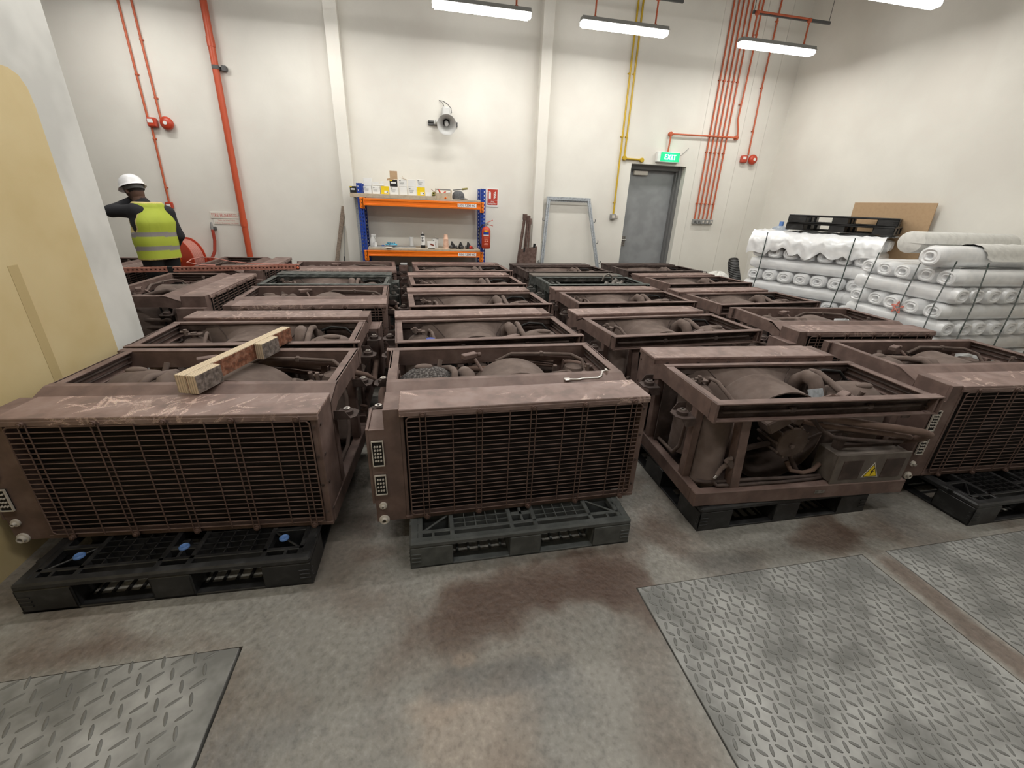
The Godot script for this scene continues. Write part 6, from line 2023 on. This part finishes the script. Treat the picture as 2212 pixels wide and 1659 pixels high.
func nets(bones: Array, h: float, k: float, clip: Callable, paint: Callable, mb: MB) -> void:
	var lo := Vector3.ONE * 1e9
	var hi := -lo
	for q in bones:
		var m: float = maxf(q[2], q[3]) + 4.0 * h
		lo = lo.min(q[0] - Vector3.ONE * m).min(q[1] - Vector3.ONE * m)
		hi = hi.max(q[0] + Vector3.ONE * m).max(q[1] + Vector3.ONE * m)
	var nx := int((hi.x - lo.x) / h) + 2
	var ny := int((hi.y - lo.y) / h) + 2
	var nz := int((hi.z - lo.z) / h) + 2
	var f := PackedFloat32Array()
	f.resize(nx * ny * nz)
	var best := PackedFloat32Array()
	best.resize(f.size())
	best.fill(1e9)
	var who := PackedInt32Array()
	who.resize(f.size())
	for bi in bones.size():
		var q: Array = bones[bi]
		var a: Vector3 = q[0]
		var ab: Vector3 = q[1] - a
		var l2 := maxf(ab.length_squared(), 1e-9)
		var ra: float = q[2]
		var rb: float = q[3]
		var m := maxf(ra, rb) + 4.0 * h
		var p0: Vector3 = (a.min(q[1]) - Vector3.ONE * m - lo) / h
		var p1: Vector3 = (a.max(q[1]) + Vector3.ONE * m - lo) / h
		for ix in range(maxi(int(p0.x), 0), mini(int(p1.x) + 1, nx)):
			for iy in range(maxi(int(p0.y), 0), mini(int(p1.y) + 1, ny)):
				var row := (ix * ny + iy) * nz
				for iz in range(maxi(int(p0.z), 0), mini(int(p1.z) + 1, nz)):
					var p := lo + Vector3(ix, iy, iz) * h - a
					var t := clampf(p.dot(ab) / l2, 0.0, 1.0)
					var d := (p - ab * t).length() - lerpf(ra, rb, t)
					f[row + iz] += exp(clampf(-k * d, -60.0, 60.0))
					if d < best[row + iz]:
						best[row + iz] = d
						who[row + iz] = bi
	for i in f.size():
		f[i] = -log(f[i]) / k if f[i] > 1e-25 else 1.0
	if clip.is_valid():
		for ix in nx:
			for iy in ny:
				for iz in nz:
					var i := (ix * ny + iy) * nz + iz
					if f[i] < 3.0 * h: f[i] = maxf(f[i], clip.call(lo + Vector3(ix, iy, iz) * h))
	var sx := ny * nz
	var sy := nz
	var vid := {}
	var pos := PackedVector3Array()
	var nor := PackedVector3Array()
	var col := PackedColorArray()
	for ix in nx - 1:
		for iy in ny - 1:
			for iz in nz - 1:
				var i := ix * sx + iy * sy + iz
				var c := [f[i], f[i + 1], f[i + sy], f[i + sy + 1], f[i + sx], f[i + sx + 1], f[i + sx + sy], f[i + sx + sy + 1]]
				var neg := 0
				for x in c:
					if x < 0.0: neg += 1
				if neg == 0 or neg == 8: continue
				var s := Vector3.ZERO
				var n := 0
				for e in [[0, 1], [2, 3], [4, 5], [6, 7], [0, 2], [1, 3], [4, 6], [5, 7], [0, 4], [1, 5], [2, 6], [3, 7]]:
					var u: float = c[e[0]]
					var w: float = c[e[1]]
					if (u < 0.0) == (w < 0.0): continue
					var t := u / (u - w)
					var pa := Vector3(e[0] >> 2, (e[0] >> 1) & 1, e[0] & 1)
					var pb := Vector3(e[1] >> 2, (e[1] >> 1) & 1, e[1] & 1)
					s += pa.lerp(pb, t)
					n += 1
				vid[i] = pos.size()
				var p := lo + (Vector3(ix, iy, iz) + s / n) * h
				pos.append(p)
				nor.append(Vector3(c[4] + c[5] + c[6] + c[7] - c[0] - c[1] - c[2] - c[3], c[2] + c[3] + c[6] + c[7] - c[0] - c[1] - c[4] - c[5], c[1] + c[3] + c[5] + c[7] - c[0] - c[2] - c[4] - c[6]).normalized())
				col.append(paint.call(p, who[i]))
	for i in vid:
		for ax in 3:
			var st: int = [sx, sy, 1][ax]
			if i + st >= f.size() or (f[i] < 0.0) == (f[i + st] < 0.0): continue
			var u: int = [sy, 1, sx][ax]
			var w: int = [1, sx, sy][ax]
			if not (vid.has(i - u) and vid.has(i - w) and vid.has(i - u - w)): continue
			var q := [vid[i], vid[i - u], vid[i - u - w], vid[i - w]]
			for tt in [[0, 1, 2], [0, 2, 3]]:
				var a: int = q[tt[0]]; var b: int = q[tt[1]]; var d: int = q[tt[2]]
				var before := mb.v.size()
				mb.tri(pos[a], pos[b], pos[d], nor[a], nor[b], nor[d])
				if mb.v[before + 1] == pos[b]: mb.c.append_array([col[a], col[b], col[d]])
				else: mb.c.append_array([col[a], col[d], col[b]])

func person() -> void:
	var base := Vector3(-2.94, 0.0, -5.78)
	var S := 1.032
	# joints are measured at the depth -5.6 and moved out along the line of sight to -5.78, then taken relative to the feet
	var W := func(x: float, y: float, z: float) -> Vector3: return Vector3(x * S, 1.6 + (y - 1.6) * S, z * S) - base
	var L := Vector3(-0.5, 0, 0.866)
	var F := Vector3(-0.866, 0, -0.5)
	var navy := Color(0.016, 0.017, 0.022)
	var black := Color(0.011, 0.011, 0.011)
	var skin := Color(0.10, 0.052, 0.036)
	var hair := Color(0.012, 0.010, 0.009)
	var P: Vector3 = W.call(-2.845, 0.93, -5.6)
	var waist: Vector3 = W.call(-2.845, 1.08, -5.6)
	var chest: Vector3 = W.call(-2.835, 1.26, -5.6)
	var top: Vector3 = W.call(-2.84, 1.385, -5.61)
	var nb: Vector3 = W.call(-2.885, 1.42, -5.62)
	var nt: Vector3 = W.call(-2.925, 1.515, -5.64)
	var SL: Vector3 = W.call(-2.90, 1.375, -5.5)
	var EL: Vector3 = W.call(-3.17, 1.365, -5.56)
	var HL: Vector3 = W.call(-3.02, 1.475, -5.69)
	var SR: Vector3 = W.call(-2.735, 1.36, -5.74)
	var ER: Vector3 = W.call(-2.685, 1.12, -5.76)
	var HR: Vector3 = W.call(-2.78, 0.99, -5.84)
	var bones := []
	for s in [-1.0, 1.0]:
		bones.append([P + L * 0.08 * s, waist + L * 0.075 * s, 0.1, 0.095, navy])
		bones.append([waist + L * 0.075 * s, chest + L * 0.09 * s, 0.095, 0.105, navy])
		bones.append([chest + L * 0.09 * s, top + L * 0.09 * s, 0.102, 0.066, navy])
		var hip: Vector3 = P + L * 0.095 * s + Vector3.DOWN * 0.06
		var knee: Vector3 = Vector3(hip.x, 0.49, hip.z) + F * 0.03
		var ank: Vector3 = Vector3(hip.x, 0.09, hip.z) - F * 0.02
		bones.append([hip, knee, 0.098, 0.066, black])
		bones.append([knee, ank, 0.066, 0.05, black])
		bones.append([ank + Vector3.DOWN * 0.045 - F * 0.03, ank + F * 0.15 + Vector3.DOWN * 0.055, 0.042, 0.035, black])
	bones.append([top + L * 0.1, SL, 0.075, 0.075, navy])
	bones.append([top - L * 0.1, SR, 0.07, 0.068, navy])
	bones.append([SL, EL, 0.075, 0.055, navy])
	bones.append([EL, HL, 0.055, 0.042, navy])
	bones.append([SR, ER, 0.066, 0.05, navy])
	bones.append([ER, HR, 0.048, 0.036, navy])
	bones.append([nb, nt, 0.066, 0.056, skin])
	bones.append([nb + Vector3.DOWN * 0.01, nb + Vector3.UP * 0.025, 0.075, 0.066, navy])
	var t := thing("person", "person in a white hard hat and a yellow-green reflective vest, arm raised to the face", "person", base)
	var mb := MB.new()
	nets(bones, 0.016, 70.0, no_clip, func(_p, i): return bones[i][4], mb)
	# head on its own finer grid: skull, jaw, nose, brow, ears
	var hc := nt + F * 0.035 + Vector3.UP * 0.07
	var D := (F + Vector3.DOWN * 0.45).normalized()
	var U := (Vector3.UP + F * 0.45).normalized()
	var head := [
		[hc - D * 0.03 + U * 0.015, hc + D * 0.02 + U * 0.02, 0.078, 0.074, hair],
		[hc + D * 0.03 - U * 0.035, hc + D * 0.045 - U * 0.085, 0.058, 0.038, skin],
		[hc + D * 0.03 - U * 0.03, hc - D * 0.02 - U * 0.06, 0.06, 0.055, skin],
		[hc + D * 0.085 - U * 0.0, hc + D * 0.102 - U * 0.035, 0.009, 0.014, skin],
		[hc + D * 0.083 + U * 0.012 + L * 0.035, hc + D * 0.083 + U * 0.012 - L * 0.035, 0.011, 0.011, skin],
		[hc + D * 0.083 - U * 0.06 + L * 0.02, hc + D * 0.083 - U * 0.06 - L * 0.02, 0.008, 0.008, Color(0.12, 0.045, 0.04)],
		[hc + L * 0.078 - U * 0.005, hc + L * 0.08 - U * 0.035, 0.016, 0.011, skin],
		[hc - L * 0.078 - U * 0.005, hc - L * 0.08 - U * 0.035, 0.016, 0.011, skin],
		[hc - D * 0.02 - U * 0.05, nt - Vector3.UP * 0.03, 0.06, 0.056, skin]]
	nets(head, 0.008, 160.0, no_clip, func(_p, i): return head[i][4], mb)
	# hands: palm, four fingers of two bones each, thumb
	for q in [[HL, (HL - EL).normalized(), F * -0.3 + Vector3.UP, 1.0], [HR, (Vector3.DOWN * 0.8 + F * 0.6).normalized(), L, -1.0]]:
		var d: Vector3 = q[1]
		var up: Vector3 = (q[2] - d * d.dot(q[2])).normalized()
		var sd: Vector3 = d.cross(up).normalized() * q[3]
		var wr: Vector3 = q[0]
		var hand := [[wr - d * 0.02, wr + d * 0.02, 0.028, 0.028, skin]]
		for f in 4:
			var o: Vector3 = sd * (0.028 - 0.0185 * f)
			hand.append([wr + d * 0.02 + o * 0.6, wr + d * 0.085 + o, 0.015, 0.0115, skin])
			var ln: float = [0.036, 0.042, 0.039, 0.03][f]
			var k1: Vector3 = wr + d * 0.088 + o
			var k2: Vector3 = k1 + (d * 0.85 - up * 0.5).normalized() * ln
			var k3: Vector3 = k2 + (d * 0.3 - up * 0.95).normalized() * ln * 0.85
			hand.append([k1, k2, 0.0098, 0.009, skin])
			hand.append([k2, k3, 0.0088, 0.0075, skin])
		hand.append([wr + d * 0.025 + sd * 0.022, wr + d * 0.055 + sd * 0.052 - up * 0.012, 0.015, 0.011, skin])
		hand.append([wr + d * 0.055 + sd * 0.052 - up * 0.012, wr + d * 0.09 + sd * 0.06 - up * 0.03, 0.0105, 0.0085, skin])
		nets(hand, 0.005, 320.0, no_clip, func(_p, i): return hand[i][4], mb)
	obj("body", mb, M.figure, t)
	# vest
	var vb := []
	for s in [-1.0, 1.0]:
		vb.append([P + L * 0.085 * s + Vector3.DOWN * 0.1, waist + L * 0.09 * s, 0.128, 0.122, 0])
		vb.append([waist + L * 0.09 * s, chest + L * 0.1 * s, 0.122, 0.122, 0])
		vb.append([chest + L * 0.1 * s, top + L * 0.09 * s + Vector3.UP * 0.03, 0.122, 0.078, 0])
	vb.append([P + Vector3.DOWN * 0.1, waist, 0.137, 0.133, 0])
	vb.append([waist, chest, 0.133, 0.138, 0])
	vb.append([chest, top + Vector3.UP * 0.02, 0.138, 0.085, 0])
	var hem := P.y - 0.045
	var hole := chest + L * 0.2 + F * 0.03 + Vector3.DOWN * 0.02
	var sl2 := SL + L * 0.07 + F * 0.02
	var clip := func(p: Vector3) -> float:
		var d := hem - p.y
		d = maxf(d, p.y - (nb.y + 0.05))
		d = maxf(d, 0.085 - (p - (nb + Vector3.UP * 0.06 + F * 0.03)).length())
		var ab := hole - sl2
		var tt := clampf((p - sl2).dot(ab) / ab.length_squared(), 0.0, 1.0)
		d = maxf(d, 0.088 - (p - sl2 - ab * tt).length())
		var sr := SR - L * 0.09 + F * 0.03
		var ac := sr + Vector3.DOWN * 0.14 - sr
		tt = clampf((p - sr).dot(ac) / ac.length_squared(), 0.0, 1.0)
		d = maxf(d, 0.07 - (p - sr - ac * tt).length())
		return d
	var lime := Color(0.42, 0.50, 0.05)
	var band := Color(0.27, 0.25, 0.245)
	var edge := Color(0.62, 0.5, 0.2)
	var paint := func(p: Vector3, _i: int) -> Color:
		var sag := 0.012 * sin((p.x - base.x) * 9.0)
		for y in [hem + 0.115 + sag, hem + 0.262 + sag]:
			if absf(p.y - y) < 0.024: return band
		if p.y < hem + 0.014: return edge
		if clip.call(p) > -0.013: return edge
		return lime
	mb = MB.new()
	nets(vb, 0.0092, 70.0, clip, paint, mb)
	obj("reflective_vest", mb, M.vest, t)
	# hard hat
	var hu := (Vector3.UP + F * 0.34 - L * 0.05).normalized()
	var hf := (F - hu * F.dot(hu)).normalized()
	var hb := Basis(hf, hu, hf.cross(hu))
	var hp := hc + hu * 0.035 - hf * 0.0
	mb = MB.new()
	var pr := [Vector2(0.0, 0.117), Vector2(0.03, 0.115), Vector2(0.06, 0.105), Vector2(0.088, 0.083), Vector2(0.105, 0.05), Vector2(0.112, 0.015), Vector2(0.116, 0.0), Vector2(0.126, -0.008), Vector2(0.126, -0.013), Vector2(0.11, -0.008), Vector2(0.1, 0.04), Vector2(0.06, 0.09), Vector2(0.0, 0.105)]
	mb.lathe(pr, 36, Transform3D(hb * Basis.from_scale(Vector3(1.12, 1.02, 0.95)), hp))
	mb.lathe([Vector2(0, -0.004), Vector2(0.085, -0.004), Vector2(0.088, -0.001), Vector2(0.08, 0.004), Vector2(0, 0.004)], 28, Transform3D(hb * Basis(Vector3.BACK, -0.12) * Basis.from_scale(Vector3(0.9, 1.0, 1.05)), hp + hf * 0.082 - hu * 0.008))
	for z in [-0.03, 0.0, 0.03]:
		var arc := []
		for k in 9:
			var a := -0.9 + 1.8 * k / 8.0
			arc.append(hp + hb * Vector3(sin(a) * 0.124, cos(a) * 0.113 + 0.0 - absf(z) * 0.12, z))
		mb.tube(arc, 0.008, 8)
	obj("hard_hat", mb, M.helmet, t)
	mb = MB.new()
	mb.lathe([Vector2(0.094, -0.04), Vector2(0.097, -0.04), Vector2(0.1, 0.0), Vector2(0.097, 0.0), Vector2(0.094, -0.04)], 28, Transform3D(hb * Basis.from_scale(Vector3(1.0, 1.0, 0.9)), hp - hf * 0.012 - hu * 0.008))
	obj("headband", mb, M.grey_dark, t)
